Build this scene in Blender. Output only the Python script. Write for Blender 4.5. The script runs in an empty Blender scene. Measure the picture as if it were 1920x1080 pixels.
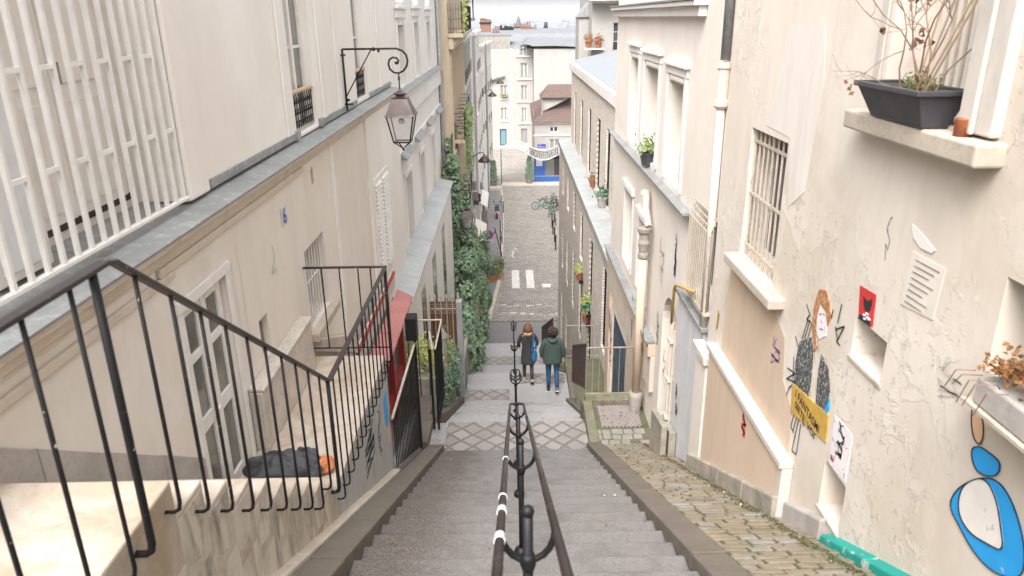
import bpy, bmesh, math, random
from mathutils import Vector, Matrix
R_=random.Random(7)
C=bpy.context.scene.collection
SC=bpy.context.scene
# ------------------------------------------------------------ camera
PITCH,ROLL,FPX=math.radians(20.2),math.radians(-0.8),1380.0
cam=bpy.data.objects.new('camera',bpy.data.cameras.new('camera')); C.objects.link(cam)
cam.data.sensor_width=36; cam.data.lens=36*FPX/1920; cam.data.clip_end=20000; cam.data.clip_start=.05
_F=Vector((0,math.cos(PITCH),-math.sin(PITCH))); _R=Vector((1,0,0)); _U=_R.cross(_F)
_R2=_R*math.cos(ROLL)+_U*math.sin(ROLL); _U2=_U*math.cos(ROLL)-_R*math.sin(ROLL)
cam.matrix_world=Matrix(((_R2.x,_U2.x,-_F.x,0),(_R2.y,_U2.y,-_F.y,0),(_R2.z,_U2.z,-_F.z,0),(0,0,0,1)))
cam.data.dof.use_dof=True; cam.data.dof.focus_distance=14; cam.data.dof.aperture_fstop=3.2
SC.camera=cam
# ------------------------------------------------------------ world and sun (bright overcast)
W=bpy.data.worlds.new("World"); SC.world=W; W.use_nodes=True
nt=W.node_tree; nt.nodes.clear()
sky=nt.nodes.new('ShaderNodeTexSky'); sky.sky_type='NISHITA'; sky.sun_disc=False
sky.sun_elevation=math.radians(52); sky.sun_rotation=math.radians(200); sky.dust_density=6; sky.air_density=1.0
hs=nt.nodes.new('ShaderNodeHueSaturation'); hs.inputs['Saturation'].default_value=0.16
ml=nt.nodes.new('ShaderNodeMixRGB'); ml.blend_type='MULTIPLY'; ml.inputs[0].default_value=1; ml.inputs[2].default_value=(.985,.985,.995,1)
bg=nt.nodes.new('ShaderNodeBackground'); bg.inputs[1].default_value=.15
wo=nt.nodes.new('ShaderNodeOutputWorld')
nt.links.new(sky.outputs[0],hs.inputs['Color']); nt.links.new(hs.outputs[0],ml.inputs[1]); tcw=nt.nodes.new('ShaderNodeTexCoord'); sxw=nt.nodes.new('ShaderNodeSeparateXYZ'); nt.links.new(tcw.outputs['Generated'],sxw.inputs[0])
mrw=nt.nodes.new('ShaderNodeMapRange'); mrw.inputs[1].default_value=0; mrw.inputs[2].default_value=1; mrw.inputs[3].default_value=.26; mrw.inputs[4].default_value=2.7; nt.links.new(sxw.outputs[2],mrw.inputs[0])   # overcast: brighter towards the zenith
ovc=nt.nodes.new('ShaderNodeVectorMath'); ovc.operation='SCALE'; nt.links.new(ml.outputs[0],ovc.inputs[0]); nt.links.new(mrw.outputs[0],ovc.inputs['Scale'])
nt.links.new(ovc.outputs[0],bg.inputs[0]); nt.links.new(bg.outputs[0],wo.inputs[0])
sd=bpy.data.lights.new('sun','SUN'); sd.energy=.5; sd.angle=math.radians(40); sd.color=(1,.98,.95)
sun=bpy.data.objects.new('sun',sd); C.objects.link(sun)
sun.rotation_euler=(math.radians(38),0,math.radians(-20))
SC.view_settings.view_transform='Standard'; SC.view_settings.look='None'; SC.view_settings.gamma=1
SC.view_settings.exposure=1.0
SC.cycles.max_bounces=8; SC.cycles.diffuse_bounces=5; SC.cycles.volume_bounces=0
# pixel -> point on a real plane (1920x1080 pixels)
def _ray(x,y): return _F+_R2*((x-960)/FPX)-_U2*((y-540)/FPX)
def PX(x,y,v): d=_ray(x,y); return d*(v/d.x)
def PY(x,y,v): d=_ray(x,y); return d*(v/d.y)
def PZ(x,y,v): d=_ray(x,y); return d*(v/d.z)
# ------------------------------------------------------------ materials
class NT:
    def __init__(s,name):
        s.m=bpy.data.materials.new(name); s.m.use_nodes=True; s.t=s.m.node_tree; s.t.nodes.clear()
        s.out=s.n('ShaderNodeOutputMaterial'); s.b=s.n('ShaderNodeBsdfPrincipled'); s.l(s.b.outputs[0],s.out.inputs[0])
        s.co=s.n('ShaderNodeTexCoord').outputs['Object']
    def n(s,k,**kw):
        x=s.t.nodes.new(k)
        for a,v in kw.items(): setattr(x,a,v)
        return x
    def l(s,a,b): s.t.links.new(a,b)
    def mapp(s,sc=(1,1,1),rot=(0,0,0),loc=(0,0,0)):
        m=s.n('ShaderNodeMapping'); m.inputs['Scale'].default_value=sc; m.inputs['Rotation'].default_value=rot; m.inputs['Location'].default_value=loc
        s.l(s.co,m.inputs[0]); return m.outputs[0]
    def noise(s,scale,detail=4,rough=.55,vec=None,dist=0):
        x=s.n('ShaderNodeTexNoise'); x.inputs['Scale'].default_value=scale; x.inputs['Detail'].default_value=detail; x.inputs['Roughness'].default_value=rough; x.inputs['Distortion'].default_value=dist
        s.l(vec if vec else s.co,x.inputs['Vector']); return x.outputs['Fac']
    def ramp(s,fac,stops):
        x=s.n('ShaderNodeValToRGB'); e=x.color_ramp.elements
        while len(e)<len(stops): e.new(.5)
        for i,(p,c) in enumerate(stops):
            e[i].position=p; e[i].color=(c,c,c,1) if isinstance(c,(int,float)) else (*c,1)
        s.l(fac,x.inputs[0]); return x.outputs[0]
    def mix(s,f,a,b,mode='MIX'):
        x=s.n('ShaderNodeMixRGB',blend_type=mode)
        for i,v in enumerate((f,a,b)):
            if isinstance(v,(int,float)): x.inputs[i].default_value=v if i==0 else (v,v,v,1)
            elif isinstance(v,tuple): x.inputs[i].default_value=(*v,1)
            else: s.l(v,x.inputs[i])
        return x.outputs[0]
    def math(s,op,a,b=0):
        x=s.n('ShaderNodeMath',operation=op)
        for i,v in enumerate((a,b)):
            if isinstance(v,(int,float)): x.inputs[i].default_value=v
            else: s.l(v,x.inputs[i])
        return x.outputs[0]
    def col(s,v):
        if isinstance(v,tuple): s.b.inputs['Base Color'].default_value=(*v,1)
        else: s.l(v,s.b.inputs['Base Color'])
    def rough(s,v):
        if isinstance(v,(int,float)): s.b.inputs['Roughness'].default_value=v
        else: s.l(v,s.b.inputs['Roughness'])
    def bump(s,h,strength=.3,dist=.01):
        x=s.n('ShaderNodeBump'); x.inputs['Strength'].default_value=strength; x.inputs['Distance'].default_value=dist
        s.l(h,x.inputs['Height']); s.l(x.outputs[0],s.b.inputs['Normal'])
MATS={}
def mat(name,fn):
    if name not in MATS: MATS[name]=fn(name)
    return MATS[name]
def sc_(c,k): return tuple(min(1,x*k) for x in c)
def plaster(name,c,dirt=.25,seed=0,peel=0,bump=.35,c2=None,dk=.62):
    t=NT(name); v=t.mapp(loc=(seed*3.1,seed*1.7,seed*2.3))
    big=t.noise(.9,5,.6,v); fine=t.noise(45,4,.6,v); mid=t.noise(6,5,.65,v)
    c2=c2 or (c[0]*.93,c[1]*.915,c[2]*.885)
    k=t.mix(t.ramp(big,[(.38,0),(.62,1)]),c,c2)
    rp_=t.ramp(t.noise(.6,3,.5,t.mapp(loc=(seed*1.3+5,2,seed))),[(.5,0),(.507,1)]); k=t.mix(t.math('MULTIPLY',rp_,.5),k,(c[0]*.955,c[1]*.93,c[2]*.905))
    streak=t.noise(1,5,.7,t.mapp(sc=(4,4,.8),loc=(seed,0,0)),.8)
    k=t.mix(t.math('MULTIPLY',t.ramp(streak,[(.46,0),(.7,1)]),dirt),k,sc_(c,dk),'MIX')
    sp=t.ramp(t.noise(9,6,.75,v),[(.66,0),(.72,1)])
    k=t.mix(t.math('MULTIPLY',sp,dirt*.9),k,(.33,.27,.2))
    h=t.mix(.5,t.mix(.35,mid,fine),big)
    if peel:
        reg=t.ramp(t.noise(.75,3,.5,t.mapp(loc=(seed+7,3,2))),[(.44,0),(.60,1)])
        w=t.noise(2.2,7,.68,t.mapp(loc=(seed*2+4,1,9)),.6); pm=t.math('MULTIPLY',t.ramp(w,[(.53,0),(.545,1)]),reg)
        z2=t.noise(14,5,.7,v,.4); pm2=t.math('MULTIPLY',t.ramp(z2,[(.60,0),(.62,1)]),reg)
        k=t.mix(t.math('MULTIPLY',pm,peel*.5),k,(c[0]*1.04,c[1]*1.04,c[2]*1.03))
        k=t.mix(t.math('MULTIPLY',pm2,peel*.35),k,sc_(c,.7))
        h=t.mix(.6,h,t.mix(.5,pm,pm2))
    t.col(k); t.rough(.9); t.b.inputs['Specular IOR Level'].default_value=.25
    t.bump(h,bump,.012); return t.m
def flat(name,c,rough=.6,metal=0,var=.12,scale=8,bump=.12,spec=.5,c2=None,dist=.004):
    t=NT(name); f=t.noise(scale,5,.6)
    t.col(t.mix(t.ramp(f,[(.35,0),(.7,1)]),c,c2 or sc_(c,1-var*2))); t.rough(t.ramp(f,[(.2,max(.05,rough-.12)),(.8,min(1,rough+.12))]))
    t.b.inputs['Metallic'].default_value=metal; t.b.inputs['Specular IOR Level'].default_value=spec
    if bump: t.bump(t.noise(scale*6,4,.6),bump,dist)
    return t.m
def chipped(name,c,under,thr=.66,rough=.45,scale=26):
    t=NT(name); f=t.noise(scale,5,.7); m=t.ramp(f,[(thr,0),(thr+.02,1)])
    t.col(t.mix(m,t.mix(t.noise(5),c,sc_(c,1.5)),under)); t.rough(t.mix(m,rough,.85)); t.bump(t.mix(.5,f,m),.3,.003); t.b.inputs['Specular IOR Level'].default_value=.3; return t.m
def zincm(name,c=(.42,.45,.46)):
    t=NT(name); a=t.noise(1.6,5,.6); b=t.noise(11,5,.7)
    k=t.mix(t.ramp(a,[(.35,0),(.65,1)]),c,sc_(c,.8)); k=t.mix(t.math('MULTIPLY',t.ramp(b,[(.5,0),(.75,1)]),.4),k,(.62,.62,.6))
    t.col(k); t.rough(.55); t.b.inputs['Metallic'].default_value=.25; t.bump(a,.25,.02); return t.m
def asphalt(name,c,wet=.6,grain=220):
    t=NT(name); g=t.noise(grain,3,.7); a=t.noise(.8,5,.6); b=t.noise(5,5,.6)
    k=t.mix(t.ramp(g,[(.38,0),(.62,1)]),sc_(c,.5),sc_(c,1.5)); k=t.mix(t.ramp(b,[(.4,0),(.7,.35)]),k,sc_(c,.7))
    k=t.mix(t.ramp(a,[(.42,.35),(.62,0)]),k,sc_(c,.55))
    t.col(k); t.rough(t.ramp(a,[(.38,.62-.42*wet),(.62,.62)])); t.b.inputs['Specular IOR Level'].default_value=.55
    t.bump(t.mix(.3,g,b),.35,.006); return t.m
def stainst(name,c):
    t=NT(name); a=t.noise(1.6,6,.65,None,.8); b=t.noise(30,5,.7); v=t.noise(5,5,.7,None,1.2)
    k=t.mix(t.ramp(a,[(.4,0),(.62,1)]),c,(c[0]*.72,c[1]*.62,c[2]*.5)); k=t.mix(t.ramp(v,[(.56,0),(.66,.55)]),k,(.30,.235,.17)); k=t.mix(t.ramp(b,[(.58,0),(.72,.5)]),k,(.25,.2,.16))
    t.col(k); t.rough(.7); t.bump(t.mix(.4,a,b),.45,.012); return t.m
def stepm(name):
    t=NT(name); g=t.noise(75,4,.75); b=t.noise(4,5,.65); sx=t.n('ShaderNodeSeparateXYZ'); t.l(t.co,sx.inputs[0])
    w=t.math('ADD',sx.outputs[0],t.math('MULTIPLY',t.noise(2.5,5,.6),.5)); m=t.ramp(t.math('ADD',w,.55),[(.0,0),(.5,1)])   # trodden lane, smoother and paler right of the worn left strip
    ca=t.mix(t.ramp(g,[(.36,0),(.64,1)]),(.022,.018,.015),(.155,.13,.11)); cb=t.mix(t.ramp(g,[(.3,0),(.7,1)]),(.085,.077,.072),(.205,.192,.18))
    k=t.mix(m,ca,cb); k=t.mix(t.ramp(b,[(.45,0),(.7,.5)]),k,(.06,.05,.042))
    t.col(k); t.rough(t.mix(m,t.ramp(b,[(.35,.55),(.7,.75)]),t.ramp(b,[(.35,.24),(.65,.5)]))); t.b.inputs['Specular IOR Level'].default_value=.6
    t.bump(t.mix(.3,g,b),.3,.005); return t.m
def stone(name,c,dirt=.4,moss=0,rough=.8):
    t=NT(name); a=t.noise(3,6,.65); b=t.noise(28,5,.7)
    k=t.mix(t.ramp(a,[(.35,0),(.7,1)]),c,sc_(c,.72)); k=t.mix(t.math('MULTIPLY',t.ramp(b,[(.52,0),(.7,1)]),dirt),k,sc_(c,.45))
    if moss: k=t.mix(t.math('MULTIPLY',t.ramp(t.noise(2.3,6,.7),[(.42,0),(.6,1)]),moss),k,(.07,.085,.03))
    t.col(k); t.rough(rough); t.bump(t.mix(.5,a,b),.5,.012); return t.m
def bricky(name,c1,c2,mort,w,h,m,plane='YZ',off=.5,bias=0,rot=0,rough=.8,bump=.6,dist=.01,wet=0,wob=0.0):
    t=NT(name); sx=t.n('ShaderNodeSeparateXYZ'); t.l(t.co,sx.inputs[0]); cx=t.n('ShaderNodeCombineXYZ')
    o={'X':sx.outputs[0],'Y':sx.outputs[1],'Z':sx.outputs[2]}; t.l(o[plane[0]],cx.inputs[0]); t.l(o[plane[1]],cx.inputs[1])
    mp=t.n('ShaderNodeMapping'); mp.inputs['Rotation'].default_value=(0,0,rot); t.l(cx.outputs[0],mp.inputs[0]); vec=mp.outputs[0]
    if wob:
        nn=t.n('ShaderNodeTexNoise'); nn.inputs['Scale'].default_value=1.3; t.l(t.co,nn.inputs[0])
        vm=t.n('ShaderNodeVectorMath',operation='MULTIPLY_ADD'); t.l(nn.outputs['Color'],vm.inputs[0]); vm.inputs[1].default_value=(wob,wob,0); t.l(vec,vm.inputs[2]); vec=vm.outputs[0]
    b=t.n('ShaderNodeTexBrick'); t.l(vec,b.inputs['Vector']); b.offset=off
    for k,v in (('Scale',1),('Brick Width',w),('Row Height',h),('Mortar Size',m),('Mortar Smooth',.3),('Bias',bias)): b.inputs[k].default_value=v
    b.inputs['Color1'].default_value=(*c1,1); b.inputs['Color2'].default_value=(*c2,1); b.inputs['Mortar'].default_value=(*mort,1)
    n=t.noise(2.2,5,.65); n2=t.noise(40,4,.6)
    k=t.mix(t.math('MULTIPLY',t.ramp(n,[(.4,0),(.7,1)]),.25),b.outputs['Color'],sc_(c1,.6)); k=t.mix(.15,k,t.ramp(n2,[(.3,.1),(.7,.6)]),'OVERLAY')
    t.col(k); 
    if wet: t.rough(t.ramp(t.noise(.7,4),[(.4,rough-wet),(.6,rough)]))
    else: t.rough(rough)
    inv=t.math('SUBTRACT',1,b.outputs['Fac']); t.bump(t.mix(.25,inv,n2),bump,dist); return t.m
def foliage(name,c,c2,trans=True):
    t=NT(name); f=t.noise(7,4,.7); f2=t.noise(1.3,4,.6)
    k=t.mix(t.ramp(f,[(.35,0),(.65,1)]),c,c2); k=t.mix(t.ramp(f2,[(.4,0),(.65,.55)]),k,sc_(c,.55))
    t.col(k); t.rough(.45); t.b.inputs['Specular IOR Level'].default_value=.4
    return t.m
def glassy(name,c=(.05,.055,.06),rough=.08):
    t=NT(name); t.col(t.mix(t.noise(1.5,3),c,sc_(c,.6))); t.rough(rough); t.b.inputs['Specular IOR Level'].default_value=.7; return t.m
CREAM=(.74,.68,.605); CR2=(.76,.715,.655)
M=dict(
 wallA=plaster('cream_render',(.745,.71,.67),.08,1,0,.3), wallAl=plaster('yellowish_render',(.70,.645,.58),.16,2,.3,.4), trim=plaster('pale_trim',(.73,.70,.67),.25,3,0,.2),
 corn=plaster('ochre_cornice',(.60,.53,.45),.5,4,.1,.4), wallB=plaster('pinkish_render',(.73,.70,.665),.12,5), wallR1=plaster('old_render',(.67,.61,.54),.22,6,1.0,1.0,(.565,.495,.41)),
 wallR2=plaster('warm_render',(.72,.665,.60),.12,7,.1,.3), beige=plaster('beige_paint',(.60,.475,.365),.3,8,.15,.35), bluew=plaster('bluish_limewash',(.60,.60,.62),.5,9,.5,.4),
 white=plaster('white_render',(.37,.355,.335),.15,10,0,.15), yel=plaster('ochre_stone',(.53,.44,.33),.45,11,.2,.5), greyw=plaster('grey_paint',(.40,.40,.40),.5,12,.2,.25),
 plasterdirt=plaster('dirty_render',(.56,.50,.42),1.0,13,.5,.9,None,.28), bandw=plaster('white_band',(.56,.52,.47),.5,14,.2,.3),
 lilac=plaster('lilac_patch',(.665,.615,.565),.3,15,.1,.3),
 zinc=zincm('zinc',(.27,.278,.275)), zincfar=zincm('far_zinc_roof',(.17,.18,.19)), zincl=zincm('pale_zinc',(.40,.41,.405)),
 black=chipped('black_paint',(.005,.0045,.005),(.50,.42,.35),.655,.6,18), blackn=flat('iron_black',(.010,.009,.010),.55,0,.12,8,.12,.3), railtop=chipped('worn_rail',(.022,.018,.018),(.30,.22,.18),.66,.4),
 tube=flat('brown_steel_tube',(.036,.026,.023),.32,.35,.3,5,.05), whitep=flat('white_paint',(.72,.69,.65),.5,0,.06), shutter=flat('shutter_paint',(.74,.69,.635),.55,0,.08,3),
 pier=flat('cool_white_paint',(.70,.70,.71),.6,0,.05), dark=flat('dark_interior',(.03,.028,.027),.8), grey=flat('grey_frame',(.30,.30,.29),.5),
 steps=stepm('step_asphalt'), landing=asphalt('landing_asphalt',(.31,.30,.292),1.15,60), pave=asphalt('pavement_asphalt',(.19,.175,.175),.5,40),
 kerb=stone('kerb_granite',(.15,.125,.10),.5,.1), kerbm=stone('mossy_kerb',(.21,.18,.13),.5,.75), ledge=stone('pale_ledge',(.50,.43,.35),.5), marble=stainst('cream_step_stone',(.46,.405,.345)), marbled=stone('stained_stone',(.56,.50,.43),.7),
 plinth=stone('grey_plinth',(.42,.385,.35),.4), plinthm=stone('mossy_plinth',(.42,.37,.31),.7,.4), mossy=stone('moss_ground',(.13,.12,.08),.5,.9,.6), cobjoint=stone('moss_joint',(.09,.075,.04),.5,.8),
 cob=stone('ramp_sett',(.275,.225,.165),.8,.3,.42), cobl=stone('grey_sett',(.29,.265,.235),.6,.25,.45),
 diam=bricky('diamond_paving',(.29,.262,.24),(.21,.19,.172),(.145,.128,.112),.27,.27,.026,'XY',0,0,math.radians(45),.42,.9,.016,.3,.16),
 street=bricky('street_setts',(.42,.375,.325),(.25,.22,.185),(.10,.09,.075),.30,.19,.035,'XY',.5,0,0,.62,.7,.012,.2,.25),
 plate=bricky('chequer_plate',(.14,.115,.10),(.12,.10,.09),(.33,.30,.28),.05,.05,.012,'XY',0,0,.785,.35,.6,.004), 
 bricks=bricky('ivory_brick',(.86,.775,.69),(.66,.59,.52),(.36,.31,.27),.26,.09,.012,'YZ',.5,0,0,.75,.6,.012), brickf=bricky('ivory_brick_front',(.86,.775,.69),(.66,.59,.52),(.36,.31,.27),.26,.09,.012,'XZ',.5,0,0,.75,.6,.012),
 seam=bricky('seamed_zinc_roof',(.25,.27,.29),(.23,.25,.27),(.12,.13,.14),9,.35,.03,'XY',0,0,0,.4,.5,.02),
 tiles=bricky('brown_roof_tile',(.15,.09,.07),(.11,.07,.055),(.06,.04,.035),.2,.14,.02,'YZ',.5,0,0,.75,.7,.02), tilesf=bricky('brown_roof_tile_front',(.15,.09,.07),(.11,.07,.055),(.06,.04,.035),.2,.14,.02,'XZ',.5,0,0,.75,.7,.02),
 glass=glassy('dark_glass'), glassp=glassy('curtained_glass',(.30,.30,.28),.12), glassg=glassy('green_grey_glass',(.16,.165,.14),.1), lampglass=None,
 leaf=foliage('ivy_leaf',(.05,.115,.055),(.22,.31,.21)), leafl=foliage('light_leaf',(.14,.23,.08),(.26,.30,.11)), leafy=foliage('yellow_leaf',(.42,.40,.12),(.25,.33,.10)), leafd=foliage('dry_leaf',(.22,.10,.05),(.10,.05,.03)), leafo=foliage('dry_orange_leaf',(.30,.13,.045),(.16,.08,.03)), grassy=foliage('olive_grass',(.14,.16,.05),(.28,.25,.10)),
 twig=flat('dry_twig',(.24,.15,.10),.8), cane=flat('pale_cane',(.50,.36,.24),.7), bark=flat('ivy_bark',(.12,.09,.065),.9), soil=flat('soil',(.05,.04,.03),.95),
 pot=flat('anthracite_plastic',(.055,.055,.065),.5,0,.1,4,.1), terra=flat('terracotta',(.34,.12,.06),.8), rust=chipped('rusty_tin',(.22,.07,.03),(.35,.18,.07),.55), lamp=flat('lantern_brown',(.085,.06,.055),.4,.3,.2,6),
 red=flat('red_paint',(.33,.03,.03),.45,0,.1), redl=flat('faded_red_sheet',(.40,.15,.135),.6,0,.12,3), orange=flat('orange_plastic',(.58,.19,.07),.4), bag=flat('bin_bag',(.06,.062,.07),.42,0,.2,14,.9,.5,None,.012), yellow=flat('yellow_pipe',(.42,.27,.07),.4), yell=flat('yellow_board',(.58,.36,.07),.6,0,.15,10),
 blue=flat('blue_shopfront',(.02,.10,.36),.4,0,.08,3), bluep=chipped('blue_pigment',(.02,.25,.55),(.30,.42,.55),.66,.6,10), tan=chipped('tan_pigment',(.50,.32,.20),(.52,.47,.41),.68,.7,12), whitepig=chipped('white_pigment',(.58,.54,.50),(.52,.47,.41),.6,.8,9), blackpig=flat('black_pigment',(.02,.018,.02),.7), redpig=chipped('red_pigment',(.42,.03,.03),(.35,.2,.18),.7,.6,30), orpig=chipped('ginger_pigment',(.30,.13,.05),(.45,.30,.18),.52,.7,22), greypig=chipped('charcoal_strokes',(.055,.06,.062),(.34,.32,.29),.54,.8,38), violet=flat('violet_pigment',(.30,.19,.42),.7), pinkpig=flat('pink_pigment',(.62,.42,.38),.8), paper=chipped('poster_paper',(.58,.54,.54),(.42,.38,.36),.6,.8,16), teal=chipped('teal_paint',(.012,.22,.18),(.40,.44,.40),.60,.6,9), greyblue=flat('blue_grey_door',(.07,.095,.13),.5,0,.3,4), 
 leada=stone('rusted_panel',(.16,.075,.04),.5), wood=stone('weathered_wood',(.30,.26,.22),.6), stonep=stone('old_post_stone',(.33,.30,.26),.6,.3), crate=flat('orange_crate',(.42,.19,.05),.7), glassblue=flat('stained_panel',(.14,.25,.30),.4), signw=flat('sign_white',(.60,.59,.58),.4), signb=flat('sign_blue',(.02,.06,.42),.35), signr=flat('sign_red',(.60,.02,.03),.35),
 mossl=foliage('moss_leaf',(.045,.055,.02),(.09,.10,.035)), line=flat('road_marking',(.68,.64,.60),.6,0,.2,6), denim=flat('denim',(.025,.085,.19),.85,0,.2,20), green=flat('green_coat_cloth',(.05,.082,.07),.9,0,.15,20), coat=flat('dark_grey_wool',(.042,.042,.046),.95,0,.15,30), bagb=flat('blue_canvas',(.015,.14,.33),.8), skin=flat('skin',(.55,.32,.23),.55,0,.05), hair=flat('auburn_hair',(.17,.065,.03),.5,0,.3,40,.4), hairb=flat('blond_tips',(.50,.33,.18),.5,0,.2,40), haird=flat('dark_brown_hair',(.045,.022,.016),.6,0,.3,60,.6), tights=flat('sheer_tights',(.055,.03,.03),.6), boot=flat('tan_boot',(.42,.33,.26),.7), shoe=flat('black_shoe',(.015,.014,.016),.5), sole=flat('white_sole',(.6,.57,.53),.6),
 rubber=flat('rubber',(.015,.015,.016),.7), chrome=flat('steel',(.45,.45,.46),.3,.9), bikeg=flat('bike_green',(.03,.28,.17),.35), awn=flat('cream_awning',(.66,.60,.53),.8), city=plaster('city_wall',(.25,.245,.24),.3,20), cityroof=flat('city_roof',(.15,.16,.175),.6), clay=flat('clay_pot_orange',(.22,.12,.085),.8), hill=flat('far_hill',(.12,.13,.135),.9), grd=flat('city_ground',(.14,.135,.13),.9),
)
def lampglass():
    t=NT('lantern_glass'); t.col((.8,.78,.78)); t.rough(.15); t.b.inputs['Transmission Weight'].default_value=.75; t.b.inputs['IOR'].default_value=1.1; t.b.inputs['Alpha'].default_value=.55; return t.m
M['lampglass']=lampglass()
# ------------------------------------------------------------ mesh builder
ORG={}
class MB:
    def __init__(s): s.v=[]; s.f=[]
    def add(s,vs,fs):
        o=len(s.v); s.v+= [Vector(v) for v in vs]; s.f+=[tuple(i+o for i in f) for f in fs]; return s
    def quad(s,a,b,c,d): return s.add([a,b,c,d],[(0,1,2,3)])
    def hexa(s,p): return s.add(p,[(0,3,2,1),(4,5,6,7),(0,1,5,4),(1,2,6,5),(2,3,7,6),(3,0,4,7)])
    def box(s,x0,x1,y0,y1,z0,z1): return s.hexa([(x0,y0,z0),(x1,y0,z0),(x1,y1,z0),(x0,y1,z0),(x0,y0,z1),(x1,y0,z1),(x1,y1,z1),(x0,y1,z1)])
    def mbx(s,m,u0,u1,v0,v1,d0,d1): return s.hexa([m(u0,v0,d0),m(u1,v0,d0),m(u1,v0,d1),m(u0,v0,d1),m(u0,v1,d0),m(u1,v1,d0),m(u1,v1,d1),m(u0,v1,d1)])
    def prism(s,pts,off):
        n=len(pts); off=Vector(off); a=[Vector(p) for p in pts]; return s.add(a+[p+off for p in a],[tuple(range(n))[::-1],tuple(range(n,2*n))]+[(i,(i+1)%n,n+(i+1)%n,n+i) for i in range(n)])
    def tube(s,pts,r,n=8,cap=True,r2=None):
        pts=[Vector(p) for p in pts]; k=len(pts); o=len(s.v); up=None
        for i,p in enumerate(pts):
            t=(pts[min(i+1,k-1)]-pts[max(i-1,0)]).normalized()
            if up is None: up=Vector((0,0,1)) if abs(t.z)<.9 else Vector((1,0,0))
            a=t.cross(up); 
            if a.length<1e-4: a=t.cross(Vector((0,1,0)))
            a.normalize(); b=a.cross(t).normalized(); up=b
            rr=r[i] if isinstance(r,(list,tuple)) else (r if r2 is None else r+(r2-r)*i/(k-1))
            for j in range(n):
                w=2*math.pi*(j+.5)/n; s.v.append(p+a*math.cos(w)*rr+b*math.sin(w)*rr)
        for i in range(k-1):
            for j in range(n): s.f.append((o+i*n+j,o+i*n+(j+1)%n,o+(i+1)*n+(j+1)%n,o+(i+1)*n+j))
        if cap: s.f.append(tuple(o+j for j in range(n))[::-1]); s.f.append(tuple(o+(k-1)*n+j for j in range(n)))
        return s
    def loop(s,pts,r,n=6):
        pts=[Vector(p) for p in pts]; return s.tube(pts+[pts[0]],r,n,False)
    def lathe(s,c,prof,n=12,ax='z'):
        c=Vector(c); o=len(s.v)
        for (r,h) in prof:
            for j in range(n):
                w=2*math.pi*j/n; a,b=math.cos(w)*r,math.sin(w)*r
                s.v.append(c+(Vector((a,b,h)) if ax=='z' else Vector((h,a,b)) if ax=='x' else Vector((a,h,b))))
        for i in range(len(prof)-1):
            for j in range(n): s.f.append((o+i*n+j,o+i*n+(j+1)%n,o+(i+1)*n+(j+1)%n,o+(i+1)*n+j))
        s.f.append(tuple(o+j for j in range(n))[::-1]); s.f.append(tuple(o+(len(prof)-1)*n+j for j in range(n))); return s
    def ball(s,c,r,n=10,sz=1,sx=1,sy=1):
        prof=[(max(.02,math.sin(math.pi*i/6))*r,-math.cos(math.pi*i/6)*r*sz) for i in range(7)]
        o=len(s.v); s.lathe(c,prof,n)
        c=Vector(c)
        for i in range(o,len(s.v)):
            d=s.v[i]-c; s.v[i]=c+Vector((d.x*sx,d.y*sy,d.z))
        return s
    def leaf(s,p,n,size,asp=.8):
        n=Vector(n).normalized(); a=n.orthogonal().normalized(); a.rotate(Matrix.Rotation(R_.uniform(0,6.28),3,n)); b=n.cross(a)
        p=Vector(p); h=size*.5
        return s.add([p-a*h,p-b*h*asp+n*h*.3,p+a*h,p+b*h*asp+n*h*.3],[(0,1,2),(0,2,3)])
    def build(s,name,m,parent=None,bevel=0,smooth=False,kind=None,sub=0):
        o3=ORG.get(parent.name,Vector()) if parent else Vector()
        me=bpy.data.meshes.new(name); me.from_pydata([tuple(v-o3) for v in s.v],[],s.f); me.update()
        bm=bmesh.new(); bm.from_mesh(me); bmesh.ops.recalc_face_normals(bm,faces=bm.faces[:]); bm.to_mesh(me); bm.free()
        o=bpy.data.objects.new(name,me); C.objects.link(o); me.materials.append(M[m] if isinstance(m,str) else m)
        if parent: o.parent=parent
        ORG[o.name]=o3
        if smooth:
            for p in me.polygons: p.use_smooth=True
        if sub:
            q=o.modifiers.new('sub','SUBSURF'); q.levels=q.render_levels=sub
        if bevel:
            q=o.modifiers.new('bevel','BEVEL'); q.width=bevel; q.segments=2; q.limit_method='ANGLE'
        if kind: o['kind']=kind
        return o
def tag(o,label,cat,group=None,kind=None):
    o['label']=label; o['category']=cat
    if group: o['group']=group
    if kind: o['kind']=kind
    return o
def thing(name,loc,label,cat,group=None):
    o=bpy.data.objects.new(name,None); C.objects.link(o); o.location=loc; o.empty_display_size=.1; ORG[o.name]=Vector(loc); return tag(o,label,cat,group)
def lab(o,l): o['label']=l; return o
def copy_tree(o,parent=None):
    c=o.copy(); C.objects.link(c); c.parent=parent
    if parent: c.parent=parent
    for ch in list(o.children): copy_tree(ch,c)
    return c
def struct(name,mb,m,bevel=0,smooth=False): return mb.build(name,m,None,bevel,smooth,'structure')
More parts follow.
